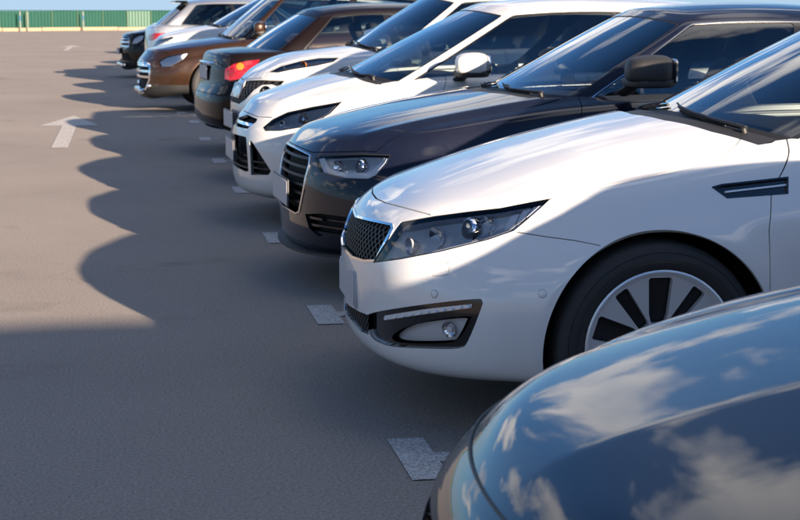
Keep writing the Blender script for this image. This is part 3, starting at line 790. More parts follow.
def grille(car, m, poly, bars=None, lattice=None, surround=None, sur_w=2.0, depth=.05, where=None, name='grille', barmat='gloss_black', bar_off=-.012, sides='join', sur_off=.004):
    w = where or (lambda P: P[:, 0] < .9)
    m = car.sharpen(m, poly, w); ins, m = cut(m, car.region(m, poly, 0, w))
    if len(ins.F) == 0: return m, None
    if surround:
        core, band = cut(ins, car.region(ins, poly, 0, w)+sur_w)
    else: core, band = ins, None
    back = car.emit(core, name, 'cavity_black', None, sides, -depth, -depth*.95)
    if band is not None and len(band.F): car.emit(band, 'grille_surround', surround, back, sides, sur_off, .014)
    if bars:
        for (z0, hw) in bars:
            b = cut(core, np.abs(core.P[:, 2]-z0)-hw)[0]
            if len(b.F): car.emit(b, 'grille_bar', barmat, back, sides, bar_off, .02)
    if lattice:
        pit, wd = lattice; c = core
        for _ in range(2): c = refine(c)
        a = c.P[:, 1]*1.0; b = c.P[:, 2]
        s1 = np.abs(np.mod((a*.8+b)/pit, 1)-.5)*pit; s2 = np.abs(np.mod((a*.8-b)/pit, 1)-.5)*pit
        lat = cut(c, np.minimum(s1, s2)-wd)[0]; car.emit(lat, 'grille_mesh', 'black_plastic', back, sides, bar_off, .010)
    return m, back

def plate(car, x, z, w=.52, h=.112, front=True, y=0.0, tilt=0.0, mat='plate_white', frame_mat='plate_frame'):
    M = Matrix.Rotation(tilt, 4, 'Y')
    o = car.centre(g_box((x, y, z), (.010, w+.016, h+.018), .003, M), 'plate_frame', frame_mat)
    sx = -.0065 if front else .0065
    car.centre(g_box((x+sx, y, z), (.004, w, h), .0015, M), 'number_plate', mat, o)

def sensor(car, px, py, mat, r=.011, m=None):
    P, n = car.at_px(px, py)
    o = car.pair(g_lathe(tuple(P-n*.004), n, [(0, r*1.25), (.0042, r*1.25), (.0035, r*1.08), (.0035, 0)], 20, False), 'sensor_ring', 'trim_rubber')
    car.pair(g_lathe(tuple(P-n*.002), n, [(0, r), (.0045, r), (.0055, r*.8), (.0055, 0)], 20, False), 'sensor', mat, o)

ROWS_SEDAN = [(.17, .16, .40, .12, .10, .24), (.20, .06, .40, .06, .05, .27), (.27, .03, .40, .035, .03, .35), (.38, .03, .40, .012, .01, .46), (.50, .02, .42, .0, .0, .58),
              (.59, .035, .44, .0, .02, .70), (.66, .06, .46, .012, .04, .82), (.72, .12, .48, .05, .08, .92), (.76, .20, .46, .12, .16, .98)]
def arch_lip(xa, za, R, amp=.012, w=.06):
    def f(P):
        d = np.hypot(P[:, 0]-xa, P[:, 2]-za)-R; k = np.exp(-(np.maximum(d, 0)/w)**2)*amp*(P[:, 1] > .6)*(P[:, 2] < za+R+.2)
        P = P.copy(); P[:, 1] += k; return P
    return f
def crease(zl, amp, w, x0, x1, ymin=.6):
    """soft step along a line z = zl(x) on the flank: proud above, tucked in below"""
    def f(P):
        x = P[:, 0]; d = (P[:, 2]-zl(x))/w; k = amp*np.exp(-(np.abs(d)))*(sstep(x0, x0+.3, x)*(1-sstep(x1-.3, x1, x)))*(P[:, 1] > ymin)
        P = P.copy(); P[:, 1] += k; return P
    return f

# ------------------------------------------------------------------ ground
def ground():
    m, n, l, b = base_mat('asphalt')
    c = n.new('ShaderNodeTexCoord')
    def noise(s, d=4, r=.6):
        t = n.new('ShaderNodeTexNoise'); t.inputs['Scale'].default_value = s; t.inputs['Detail'].default_value = d; t.inputs['Roughness'].default_value = r
        l.new(c.outputs['Object'], t.inputs['Vector']); return t
    def ramp(src, p0, c0, p1, c1):
        q = n.new('ShaderNodeValToRGB'); q.color_ramp.elements[0].position = p0; q.color_ramp.elements[1].position = p1
        q.color_ramp.elements[0].color = (*c0, 1); q.color_ramp.elements[1].color = (*c1, 1); l.new(src, q.inputs[0]); return q
    big = noise(.35, 5); fine = noise(95, 4, .75); vor = n.new('ShaderNodeTexVoronoi'); vor.inputs['Scale'].default_value = 210
    l.new(c.outputs['Object'], vor.inputs['Vector'])
    r1 = ramp(big.outputs['Fac'], .3, (.275, .236, .206), .72, (.335, .288, .250))
    r2 = ramp(fine.outputs['Fac'], .3, (.52, .52, .53), .72, (1.42, 1.41, 1.4))
    mu = n.new('ShaderNodeMix'); mu.data_type = 'RGBA'; mu.blend_type = 'MULTIPLY'; mu.inputs[0].default_value = 1
    l.new(r1.outputs[0], mu.inputs[6]); l.new(r2.outputs[0], mu.inputs[7])
    # pale aggregate specks
    wn_ = n.new('ShaderNodeTexWhiteNoise'); l.new(vor.outputs['Color'], wn_.inputs['Vector'])
    r3 = ramp(wn_.outputs['Value'], .975, (0, 0, 0), .98, (1, 1, 1))
    m2 = n.new('ShaderNodeMix'); m2.data_type = 'RGBA'; l.new(r3.outputs[0], m2.inputs[0]); l.new(mu.outputs[2], m2.inputs[6]); m2.inputs[7].default_value = (.33, .31, .29, 1)
    # patches and tar lines
    st = noise(1.1, 6, .7); r4 = ramp(st.outputs['Fac'], .58, (1, 1, 1), .75, (.84, .83, .83))
    m3 = n.new('ShaderNodeMix'); m3.data_type = 'RGBA'; m3.blend_type = 'MULTIPLY'; m3.inputs[0].default_value = 1
    l.new(m2.outputs[2], m3.inputs[6]); l.new(r4.outputs[0], m3.inputs[7])
    cv = n.new('ShaderNodeTexVoronoi'); cv.feature = 'DISTANCE_TO_EDGE'; cv.inputs['Scale'].default_value = .33
    wob = noise(2.2, 5, .6); wm = n.new('ShaderNodeVectorMath'); wm.operation = 'SCALE'; wm.inputs['Scale'].default_value = .8
    l.new(wob.outputs['Color'], wm.inputs[0]); wa = n.new('ShaderNodeVectorMath'); l.new(c.outputs['Object'], wa.inputs[0]); l.new(wm.outputs[0], wa.inputs[1]); l.new(wa.outputs[0], cv.inputs['Vector'])
    r5 = ramp(cv.outputs['Distance'], .001, (.86, .85, .84), .003, (1, 1, 1))
    msk = ramp(noise(.22, 2).outputs['Fac'], .50, (0, 0, 0), .58, (1, 1, 1))
    m4 = n.new('ShaderNodeMix'); m4.data_type = 'RGBA'; m4.blend_type = 'MULTIPLY'; l.new(msk.outputs[0], m4.inputs[0]); l.new(m3.outputs[2], m4.inputs[6]); l.new(r5.outputs[0], m4.inputs[7])
    oil = ramp(noise(.9, 3, .5).outputs['Fac'], .66, (1, 1, 1), .74, (.72, .71, .70))
    m5 = n.new('ShaderNodeMix'); m5.data_type = 'RGBA'; m5.blend_type = 'MULTIPLY'; m5.inputs[0].default_value = 1; l.new(m4.outputs[2], m5.inputs[6]); l.new(oil.outputs[0], m5.inputs[7])
    l.new(m5.outputs[2], b.inputs['Base Color']); b.inputs['Roughness'].default_value = .9; b.inputs['Specular IOR Level'].default_value = .25
    bp = n.new('ShaderNodeBump'); bp.inputs['Strength'].default_value = .5; bp.inputs['Distance'].default_value = .004
    l.new(fine.outputs['Fac'], bp.inputs['Height']); l.new(bp.outputs[0], b.inputs['Normal'])
    V = [(-600, -300, 0), (600, -300, 0), (600, 900, 0), (-600, 900, 0)]
    o = make_obj('ground', V, [[0, 1, 2, 3]], 'asphalt'); tag(o, 'grey asphalt surface of the parking lot', kind='structure')
    # worn road paint, fresher on the stall marks than on the arrows
    for nm, p0, p1, c0, c1 in (('road_paint', .43, .57, (.26, .24, .22), (.64, .63, .61)), ('road_paint_worn', .42, .60, (.30, .265, .235), (.62, .59, .56))):
        m, n, l, b = base_mat(nm)
        t = n.new('ShaderNodeTexNoise'); t.inputs['Scale'].default_value = 120 if nm == 'road_paint' else 45; t.inputs['Detail'].default_value = 6; t.inputs['Roughness'].default_value = .75
        g = n.new('ShaderNodeNewGeometry'); l.new(g.outputs['Position'], t.inputs['Vector'])
        q = n.new('ShaderNodeValToRGB'); q.color_ramp.elements[0].position = p0; q.color_ramp.elements[1].position = p1
        q.color_ramp.elements[0].color = (*c0, 1); q.color_ramp.elements[1].color = (*c1, 1)
        l.new(t.outputs['Fac'], q.inputs[0]); l.new(q.outputs[0], b.inputs['Base Color']); b.inputs['Roughness'].default_value = .8
def paint_mark(name, polys, label, group, cat='marking', mat='road_paint'):
    V = []; F = []
    for p in polys:
        b = len(V); V += [(x, y, 0.0) for x, y in p]; F.append([b+i for i in range(len(p))])
    cx = np.mean([v[0] for v in V]); cy = np.mean([v[1] for v in V])
    o = make_obj(name, [(x-cx, y-cy, 0) for x, y, _ in V], F, mat); o.location = (cx, cy, .004)
    return tag(o, label, cat, group)
ground()

# ------------------------------------------------------------------ white saloon with mesh grille
def white_saloon():
    L, W = 4.84, .915; xa, za, R = .905, .335, .372; xb = L-1.09
    p = dict(L=L, W=W, zsill=.20, crown=2.5, rows=ROWS_SEDAN,
             zc=([.08, .19, .36, .66, .97, 1.25, 1.6, 2.5, 3.8, 4.4, 4.84], [.66, .74, .812, .908, .984, 1.036, 1.065, 1.07, 1.08, 1.07, 1.0]),
             zs=([.2, .5, .93, 1.14, 1.6, 2.5, 3.5, 4.2, 4.8], [.60, .70, .80, .845, .91, .95, .985, 1.0, .96]),
             bu=[(0, 7, 190), (7, 9, 40), (9, 15, 60), (15, -1, 40)], bv=(84, 42),
             disp=[arch_lip(xa, za, R), arch_lip(xb, za, R)],
             gh=dict(base=dict(xf=1.16, swf=.24, w=[.74, .82, .76], xr=4.10, swr=.25), roof=dict(xf=2.02, swf=.10, w=[.53, .585, .54], xr=3.45, swr=.12),
                     rz=([1.9, 2.2, 2.6, 3.2, 3.7], [1.405, 1.44, 1.455, 1.435, 1.38])), gu=150, gv=(50, 16))
    car = Car('parked_car', 'pearl white saloon with black mesh grille and slotted alloy wheel', .74, 5.52, 0.0, p)
    ap = car.region
    HL = [(373, 263), (385, 245), (396, 228), (401, 221.5), (434, 215.6), (468, 211), (500, 207.5), (530, 201.5), (552, 197.5), (541, 208), (526, 221), (514, 231), (488, 240), (440, 252), (400, 259.5)]
    GR = [(349, 209), (357, 215.5), (370, 219), (393, 224), (394, 229), (381, 254), (377, 262), (364, 262), (352, 258), (340, 246), (330, 240), (330, 205)]
    FOG = smooth_poly([(368, 318), (374, 312.5), (420, 305), (474, 299), (482, 301), (481, 309), (468, 341), (460, 348), (440, 349), (395, 347), (376, 341), (369, 332)], 4)
    LOW = [(334, 292), (350, 306), (360, 312), (368.5, 315), (368.5, 335), (360, 331), (350, 319), (334, 302)]
    HOOD = [(340, 170), (366, 188.5), (370.5, 196), (385, 203), (406.5, 208.6), (430, 215), (468, 210), (500, 206.5), (530, 200.5), (552, 196.5), (600, 187.5), (650, 177), (700, 165), (722, 156), (736, 145), (747, 131), (760, 60), (500, 60), (340, 120)]
    def feats(car, m):
        m, h = lamp(car, m, HL, lens='lens_glass', bezel='lamp_silver', depth=.026, items=[('projector', 466, 227, .037, .030), ('bowl', 489, 221.5, .030, .024), ('bowl', 437, 234, .038, .026), ('bowl', 410, 243, .028, .024, 'lamp_grey'), ('poly', 0, 0, 0, .012, [(402, 224), (434, 218.5), (500, 210.5), (530, 205), (528, 207), (500, 213), (434, 221.5), (400, 228)], 'lamp_bezel', 'lamp_brow'), ('poly', 0, 0, 0, .014, [(380, 259), (400, 256), (440, 248.5), (470, 241), (470, 243), (440, 251), (400, 258.5)], 'reflector', 'lamp_step'),
            ('poly', 0, 0, 0, .010, [(510, 214), (519, 212), (512, 226), (503, 229)], 'led_white', 'marker_reflector'), ('poly', 0, 0, 0, .010, [(522, 209), (531, 206.5), (522, 219), (515, 223)], 'led_white', 'marker_reflector'),
            ('poly', 0, 0, 0, .009, [(533, 205.5), (543, 203), (531, 214), (525, 217)], 'led_white', 'marker_reflector'), ('poly', 0, 0, 0, .016, [(472, 236), (520, 220), (516, 229), (490, 237)], 'lamp_grey', 'lamp_step')])
        m, g = grille(car, m, GR, lattice=(.030, .0032), surround='chrome', sur_w=2.4, depth=.05)
        # fog-lamp pocket
        m, g = grille(car, m, LOW, lattice=(.026, .003), depth=.05, name='lower_grille')
        w = lambda P: P[:, 0] < 1.2
        m = car.sharpen(m, FOG, w); ins, m = cut(m, car.region(m, FOG, 0, w))
        fl = smooth_poly([(392, 337), (402, 329), (425, 322.5), (464, 318), (466, 322), (458, 337), (450, 342.5), (420, 343.5), (398, 342)], 4)
        whole = ins; q, ins = cut(ins, car.region(ins, fl, 0, w))
        poc = car.emit(ins, 'fog_lamp_bezel', 'gloss_black', None, 'pair', -.016, -.016)
        led = [(380, 321), (382, 316), (425, 309.5), (470, 304.5), (472, 308), (425, 314.5)]
        q, _ = cut(ins, car.region(ins, led, 0, w)); car.emit(q, 'running_light_strip', 'lamp_silver', poc, 'pair', -.010, .008)
        for k in range(11):
            t = k/10; P, n = car.at_px(384+t*83, 318.3-t*11.6)
            car.pair(g_super(tuple(P-n*.008), (.012, .020, .009), .6, .6, 10, 6), 'running_light', 'led_white', poc)
        fl_q, _ = cut(whole, car.region(whole, fl, 0, w)); q = fl_q
        fo = car.emit(q, 'fog_lamp', 'led_white', poc, 'pair', -.030, -.018); car.emit(q, 'fog_lens', 'lens_glass', poc, 'pair', -.012, 0)
        P, n = car.at_px(446, 331); car.pair(g_lathe(tuple(P-n*.020), n, [(.006, .026), (.004, .024), (-.004, .015), (-.006, 0)], 22, False), 'fog_reflector', 'reflector', poc); P, n = car.at_px(446, 331); car.pair(g_lathe(tuple(P-n*.024), n, [(0, .010), (.008, .010), (.011, .005)], 14), 'fog_bulb', 'led_white', poc)
        # gap between bumper and wing
        m = car.groove(m, [(516, 232), (545, 236.5), (575, 240.5), (600, 245.5)], .55, w)
        # headlamp washer flap
        fp = smooth_poly([(432, 266), (434, 264), (447, 262.5), (449.5, 264), (448.5, 273), (446, 275), (434, 276.5), (431.5, 275)], 3)
        m = car.sharpen(m, fp, w, (4, 2, 1)); f = car.region(m, fp, 0, w); fl_, m = cut(m, f); fl_, _ = cut(fl_, car.region(fl_, fp, 0, w)+.55)
        car.emit(fl_, 'washer_flap', 'pearl_white_paint', None, 'pair', -.0008, .01)
        # wing vent
        VT = [(711, 187), (721, 184), (788.5, 176.5), (788.5, 194), (727, 198.5)]
        m = car.sharpen(m, VT, lambda P: P[:, 0] > .9, (12, 8, 4)); ins, m = cut(m, car.region(m, VT, 0, lambda P: P[:, 0] > .9))
        v = car.emit(ins, 'wing_vent', 'gloss_black', None, 'pair', -.012, -.012)
        q, _ = cut(ins, car.region(ins, VT, 0, None)+2.0); q2, _ = cut(ins, -np.abs(car.region(ins, VT, 0, None)+.9)*-1-.9)
        car.emit(q2, 'vent_frame', 'gloss_black', v, 'pair', .001, .01)
        for a, b in (((726, 191.5), (786, 184.5)),):
            d = dist_line([a, b], car.pix(ins.P))-.9; q, _ = cut(ins, d); car.emit(q, 'vent_bar', 'lamp_silver', v, 'pair', -.004, .008)
        return m
    belt = lambda x: float(car.zs(x))
    doors = [[(1.29, .24), (1.255, .45), (1.25, .70), (1.27, .82), (1.34, .915), (1.50, 1.10), (2.42, 1.10), (2.44, .24)], [(2.45, .24), (2.43, 1.1), (3.42, 1.1), (3.45, .60), (3.36, .46), (3.30, .24)]]
    body_panels(car, 'pearl_white_paint', [(xa, za, R), (xb, za, R)], doors, (HOOD, lambda P: P[:, 2] > .6), None, feats)
    greenhouse(car, 'pearl_white_paint', trim='satin_chrome')
    for q in ((434.4, 294), (542.6, 294)): sensor(car, *q, 'pearl_white_paint')
    st = dict(n=10, r1=.30, r2=.93, w=(.034, .021), flare=.5)
    wheel(car, xa, za, W-.022, .335, .237, .225, st); wheel(car, xb, za, W-.022, .335, .237, .225, st)
    mirror(car, (1.84, .97, 1.0), (.15, .24, .15), 'pearl_white_paint', .1)
    plate(car, .040, .42, w=.36, frame_mat='plate_white'); wipers(car); handles(car, (2.28, 3.28), .80, 'pearl_white_paint')
    interior(car, 1.62, .98)
    floor_and_wells(car, [(xa, za, R+.012, .80), (xb, za, R+.012, .84)])
    # black valance under the chin
    return car

# ------------------------------------------------------------------ a car from a table of numbers
def std_car(name, label, X0, Yc, q, rear_out=False, yaw=0.0, feats=None):
    L, W, xa, xb, za, R = q['L'], q['W'], q['xa'], q['xb'], q['za'], q['R']
    q.setdefault('disp', [arch_lip(xa, za, R), arch_lip(xb, za, R)]); q.setdefault('rows', ROWS_SEDAN)
    car = Car(name, label, X0, Yc, yaw, q, rear_out)
    zb = q.get('zsill', .2)+.05; d0, d1, d2 = q['doors']
    doors = [[(d0+.04, zb), (d0, .45), (d0, .70), (d0+.04, .84), (d0+.25, 1.3), (d1-.01, 1.3), (d1, zb)], [(d1+.01, zb), (d1, 1.3), (d2-.05, 1.3), (d2, .62), (d2-.1, .46), (d2-.15, zb)]]
    if q.get('two_door'): doors = doors[:1]
    col = q['col']
    body_panels(car, col, [(xa, za, R), (xb, za, R)], doors, q.get('hood'), q.get('bumper'), feats, q.get('sill'), q.get('hood_gap', .8))
    greenhouse(car, col, q.get('glass', 'window_glass'), q.get('trim', 'trim_rubber'), q.get('rear_glass'), q.get('win', ((4.75, 8.25), (8.6, 12.0))), q.get('wtop_side', 3.45), 3.62, q.get('roofmat'))
    rt = q.get('tyre', R-.037)
    st = q.get('wheel', dict(n=10, r1=.28, r2=.92, w=(.034, .034), flare=.9))
    for x in (xa, xb): wheel(car, x, rt, W-.03, rt, q.get('rim', rt*.68), .21, st, q.get('wmats', ('alloy', 'alloy_dark')))
    if 'mirror' in q: mirror(car, *q['mirror'])
    if not rear_out: wipers(car)
    handles(car, (d1-.16, d2-.22), q.get('zh', .82), q.get('handle', col))
    interior(car, q['dash'][0], q['dash'][1], .36, q.get('seats', 'interior_dark'), q.get('dz', 0))
    floor_and_wells(car, [(xa, za, R+.012, W-.11), (xb, za, R+.012, W-.09)])
    return car
def rows(dz=0.0, kz=1.0, **kw):
    """sedan rows with the front raised: z -> .2 + (z-.2)*kz + dz"""
    out = []
    for (zF, xF, sw, ins, xR, zR) in ROWS_SEDAN: out.append(((zF-.2)*kz+.2+dz, xF*kw.get('kx', 1), sw*kw.get('ks', 1), ins, xR*kw.get('kr', 1), (zR-.2)*kw.get('kzr', 1)+.2+dz))
    return out
GR = 'cars parked side by side in the row'

# ---- dark navy saloon, tall barred grille
def navy_saloon():
    HL = [(315, 157.5), (320, 154.5), (362, 153.5), (391, 154.5), (388, 162.5), (376, 176), (368, 179.5), (345, 179), (320, 172.5)]
    GRI = [(270, 138), (289, 144), (300, 149.5), (311, 155), (310, 165), (306.5, 178), (304, 192), (300, 212), (296, 214), (285, 207.5), (270, 200)]
    INT = [(305, 214), (320, 213.5), (346, 217), (352, 223), (346, 235), (318, 236), (309, 228)]
    HOOD = [(255, 110), (289, 142.5), (300, 147.5), (312, 152.5), (320, 152.5), (363, 151.5), (376, 152), (388, 142), (402, 133.5), (416, 127.5), (440, 122), (480, 116.5), (520, 110), (556, 101), (567, 94.5), (580, 40), (400, 40), (255, 60)]
    def feats(car, m):
        m, h = lamp(car, m, HL, bezel='lamp_silver', depth=.03, items=[('projector', 358, 165, .034, .028), ('bowl', 338, 164, .03, .022),
            ('poly', 0, 0, 0, .012, [(317, 158), (323, 156.5), (328, 168), (345, 172), (368, 172), (384, 158), (389, 157), (378, 174), (368, 178), (345, 177.5), (322, 172)], 'led_white', 'light_guide'),
            ('poly', 0, 0, 0, .018, [(336, 158), (362, 158), (362, 168), (340, 168)], 'lamp_bezel', 'lamp_shroud')])
        m, g = grille(car, m, GRI, bars=[(z, .007) for z in (.66, .615, .57, .525, .48, .435)], surround='satin_chrome', sur_w=1.3, barmat='black_plastic', bar_off=-.008)
        m, g = grille(car, m, INT, bars=[(.30, .008), (.335, .006), (.37, .006)], barmat='navy_paint', name='side_intake', sides='pair')
        m = car.groove(m, [(374, 177), (392, 181), (410, 186)], .4, lambda P: P[:, 0] < 1.1)
        return m
    q = dict(L=4.70, W=.913, xa=.88, xb=3.70, za=.33, R=.365, zsill=.2, crown=3.2, col='navy_paint', rows=rows(kx=.7),
             zc=([.06, .14, .33, .62, .95, 1.19, 1.6, 2.5, 3.8, 4.3, 4.7], [.68, .745, .822, .885, .945, .988, 1.02, 1.03, 1.04, 1.02, .96]),
             zs=([.2, .5, .93, 1.2, 1.6, 2.5, 3.5, 4.2, 4.7], [.62, .72, .815, .855, .90, .93, .96, .96, .92]),
             hood_creases=[lambda x, y: .014*np.exp(-((y-.62-.05*(x-.6))/.05)**2)*sstep(.15, .5, x)],
             bu=[(0, 7, 150), (7, 9, 30), (9, 15, 50), (15, -1, 30)], bv=(70, 36),
             gh=dict(base=dict(xf=1.12, swf=.22, w=[.72, .80, .74], xr=4.0, swr=.25), roof=dict(xf=1.93, swf=.10, w=[.54, .585, .54], xr=3.35, swr=.12), rz=([1.8, 2.2, 2.6, 3.2, 3.7], [1.375, 1.42, 1.43, 1.385, 1.29])), gu=130, gv=(44, 14),
             doors=(1.30, 2.36, 3.32), hood=(HOOD, lambda P: P[:, 2] > .6), hood_gap=.7, trim='satin_chrome', mirror=((1.64, 1.00, 1.10), (.235, .26, .155), 'black_plastic', .1, 'black_plastic', (.20, -.12)), dash=(1.55, .95),
             wheel=dict(n=10, r1=.25, r2=.92, w=(.04, .03), flare=1.0))
    car = std_car('parked_car', 'dark navy saloon with tall barred grille and silver trimmed side windows', .78, 8.12, q, yaw=0.05, feats=feats)
    plate(car, .016, .47, w=.48, h=.125)
    # splitter under the chin
    b = car.body; k = np.where(np.abs(b.U[:, 1]-b.U[np.argmin(np.abs(b.U[:, 1]-.9)), 1]) < 1e-6)[0]; k = k[b.P[k, 0] < .55]
    V = []; F = []
    for i in k:
        P = b.P[i]; n = b.N[i]*np.array([1, 1, 0]); n /= np.linalg.norm(n); o = P+n*.055*max(0, 1-P[0]/.55)
        V += [(P[0]+.03, P[1]*.97, P[2]-.012), (o[0], o[1], P[2]-.02), (o[0], o[1], P[2]-.006), (P[0]+.03, P[1]*.97, P[2]+.006)]
    n_ = len(k)
    for i in range(n_-1):
        for j in range(4): F.append([4*i+j, 4*i+(j+1) % 4, 4*i+4+(j+1) % 4, 4*i+4+j])
    car.pair((V, F), 'front_splitter', 'black_plastic')
    return car

# ---- white hatchback, swept lamps
def white_hatch():
    HL = [(262.5, 127), (272, 119), (287, 112), (312, 106.5), (343, 101), (330, 114), (314, 123), (301, 127.5), (280, 131), (265, 131)]
    UP = [(236, 118), (247.5, 114.5), (257.5, 119), (256, 122), (246, 129.5), (236, 126)]
    LO = [(228, 132), (246, 137), (246.5, 141), (248.5, 171), (245, 171.5), (238, 168), (228, 160)]
    SV = [(249.5, 140.5), (252, 141.5), (271, 171), (268.5, 175), (251, 175)]
    HOOD = [(225, 100), (247, 112.5), (258, 117), (272, 117.5), (287, 110), (312, 104.5), (344, 99.5), (365, 91), (385, 82), (399, 74), (405, 40), (225, 40)]
    def feats(car, m):
        m, h = lamp(car, m, HL, bezel='lamp_grey', depth=.032, items=[('projector', 300, 117, .036, .04), ('bowl', 283, 122, .032, .03), ('poly', 0, 0, 0, .02, [(305, 111), (336, 103.5), (326, 114), (310, 121)], 'lamp_bezel', 'lamp_shroud')])
        m, g = grille(car, m, UP, bars=[(.655, .010), (.615, .008)], barmat='chrome', depth=.04, name='upper_grille')
        m, g = grille(car, m, LO, bars=[(z, .006) for z in (.29, .33, .37, .41, .45)], barmat='black_plastic', name='lower_grille')
        m, g = grille(car, m, SV, bars=[(z, .005) for z in (.30, .34, .38, .42)], barmat='black_plastic', name='side_intake', sides='pair')
        return m
    q = dict(L=4.36, W=.91, xa=.87, xb=3.52, za=.325, R=.36, zsill=.2, crown=2.4, col='solid_white_paint', rows=rows(kz=1.02, kx=.9),
             zc=([.05, .15, .34, .54, .72, .95, 1.3, 2.5, 3.5, 4.1, 4.36], [.70, .785, .868, .928, .968, 1.01, 1.05, 1.06, 1.07, 1.06, 1.0]),
             zs=([.2, .5, .9, 1.2, 1.6, 2.5, 3.3, 4.0, 4.36], [.64, .75, .85, .90, .93, .97, 1.0, 1.03, 1.0]),
             hood_creases=[lambda x, y: .012*np.exp(-((y-.5)/.05)**2)*sstep(.1, .4, x)],
             bu=[(0, 7, 120), (7, 9, 26), (9, 15, 44), (15, -1, 26)], bv=(60, 30),
             gh=dict(base=dict(xf=.74, swf=.24, w=[.74, .81, .76], xr=4.15, swr=.2), roof=dict(xf=1.68, swf=.12, w=[.56, .60, .56], xr=3.95, swr=.12), rz=([1.5, 2.0, 2.5, 3.2, 3.9], [1.40, 1.465, 1.48, 1.45, 1.38])), gu=120, gv=(40, 12),
             doors=(1.22, 2.25, 3.15), hood=(HOOD, lambda P: P[:, 2] > .6), hood_gap=.6, mirror=((1.43, .99, 1.05), (.215, .25, .155), 'solid_white_paint', .1), dash=(1.35, .98), cowl=.05, win=((4.75, 7.8), (8.15, 11.6)))
    car = std_car('parked_car', 'white hatchback with swept headlights and large lower grille', .69, 10.62, q, yaw=0.04, feats=feats)
    plate(car, .012, .47, w=.46, h=.13)
    return car

# ---- white crossover, lamps on top of the wings and round lamps in the bumper
def white_crossover():
    TOP = [(268, 72), (280, 66), (300, 60.5), (318, 57.5), (340, 57), (333, 62), (315, 66), (295, 69), (278, 72.5)]
    GRI = [(228, 92), (236, 97), (240, 90), (246, 80.5), (262, 80), (285, 80.5), (279, 87), (272, 84.5), (262, 85), (254, 90), (246, 99), (239, 104), (228, 100)]
    HOOD = [(225, 70), (240, 79.5), (262, 78), (268, 70.5), (280, 64.5), (300, 59), (318, 56), (341, 55), (362, 49), (384, 43), (392, 20), (225, 20)]
    def feats(car, m):
        m, h = lamp(car, m, TOP, bezel='lamp_silver', depth=.018, items=[('bowl', 305, 64, .05, .03, 'amber'), ('bowl', 285, 69, .04, .03)], where=lambda P: P[:, 0] < 1.2)
        m, g = grille(car, m, GRI, lattice=(.05, .007), barmat='black_plastic')
        RND = [(265.4+6.6*math.cos(t), 93+7.4*math.sin(t)) for t in np.linspace(0, 2*math.pi, 24, endpoint=False)]
        m, h = lamp(car, m, RND, bezel='reflector', depth=.05, seal=.5, items=[('bowl', 265.4, 93, .05, .02)])
        for px in (234.5, 238.5, 243):
            pass
        return m
    q = dict(L=4.13, W=.885, xa=.86, xb=3.39, za=.345, R=.385, zsill=.24, crown=2.6, col='solid_white_paint', rows=rows(kz=1.25, kx=1.1), sill=.36,
             zc=([.05, .15, .29, .4, .65, 1.1, 1.6, 2.5, 3.5, 3.9, 4.13], [.74, .85, .945, 1.0, 1.06, 1.11, 1.13, 1.14, 1.15, 1.12, 1.05]),
             zs=([.2, .5, .9, 1.2, 1.6, 2.5, 3.3, 3.8, 4.13], [.72, .84, .95, .99, 1.02, 1.06, 1.10, 1.10, 1.05]),
             bu=[(0, 7, 110), (7, 9, 24), (9, 15, 40), (15, -1, 24)], bv=(56, 28),
             gh=dict(base=dict(xf=1.02, swf=.20, w=[.70, .77, .72], xr=3.95, swr=.2), roof=dict(xf=1.72, swf=.12, w=[.54, .57, .52], xr=3.6, swr=.12), rz=([1.6, 2.0, 2.5, 3.2, 3.7], [1.51, 1.56, 1.57, 1.53, 1.46])), gu=110, gv=(36, 12),
             doors=(1.22, 2.15, 2.95), hood=(HOOD, lambda P: P[:, 2] > .7), hood_gap=.5, mirror=((1.5, .97, 1.15), (.15, .24, .16), 'solid_white_paint', .1), dash=(1.45, 1.08), zh=.92, dz=.1)
    car = std_car('parked_car', 'white crossover with round bumper lamps and lamps on top of its wings', .86, 13.15, q, yaw=0.09, feats=feats)
    plate(car, .0, .50, w=.46, h=.13)
    for y in (-.16, -.08, 0, .08, .16):
        car.centre(g_box((.075, y, .735), (.02, .028, .13), .005, Matrix.Rotation(.35, 4, 'Y')), 'grille_slat', 'chrome')
    return car

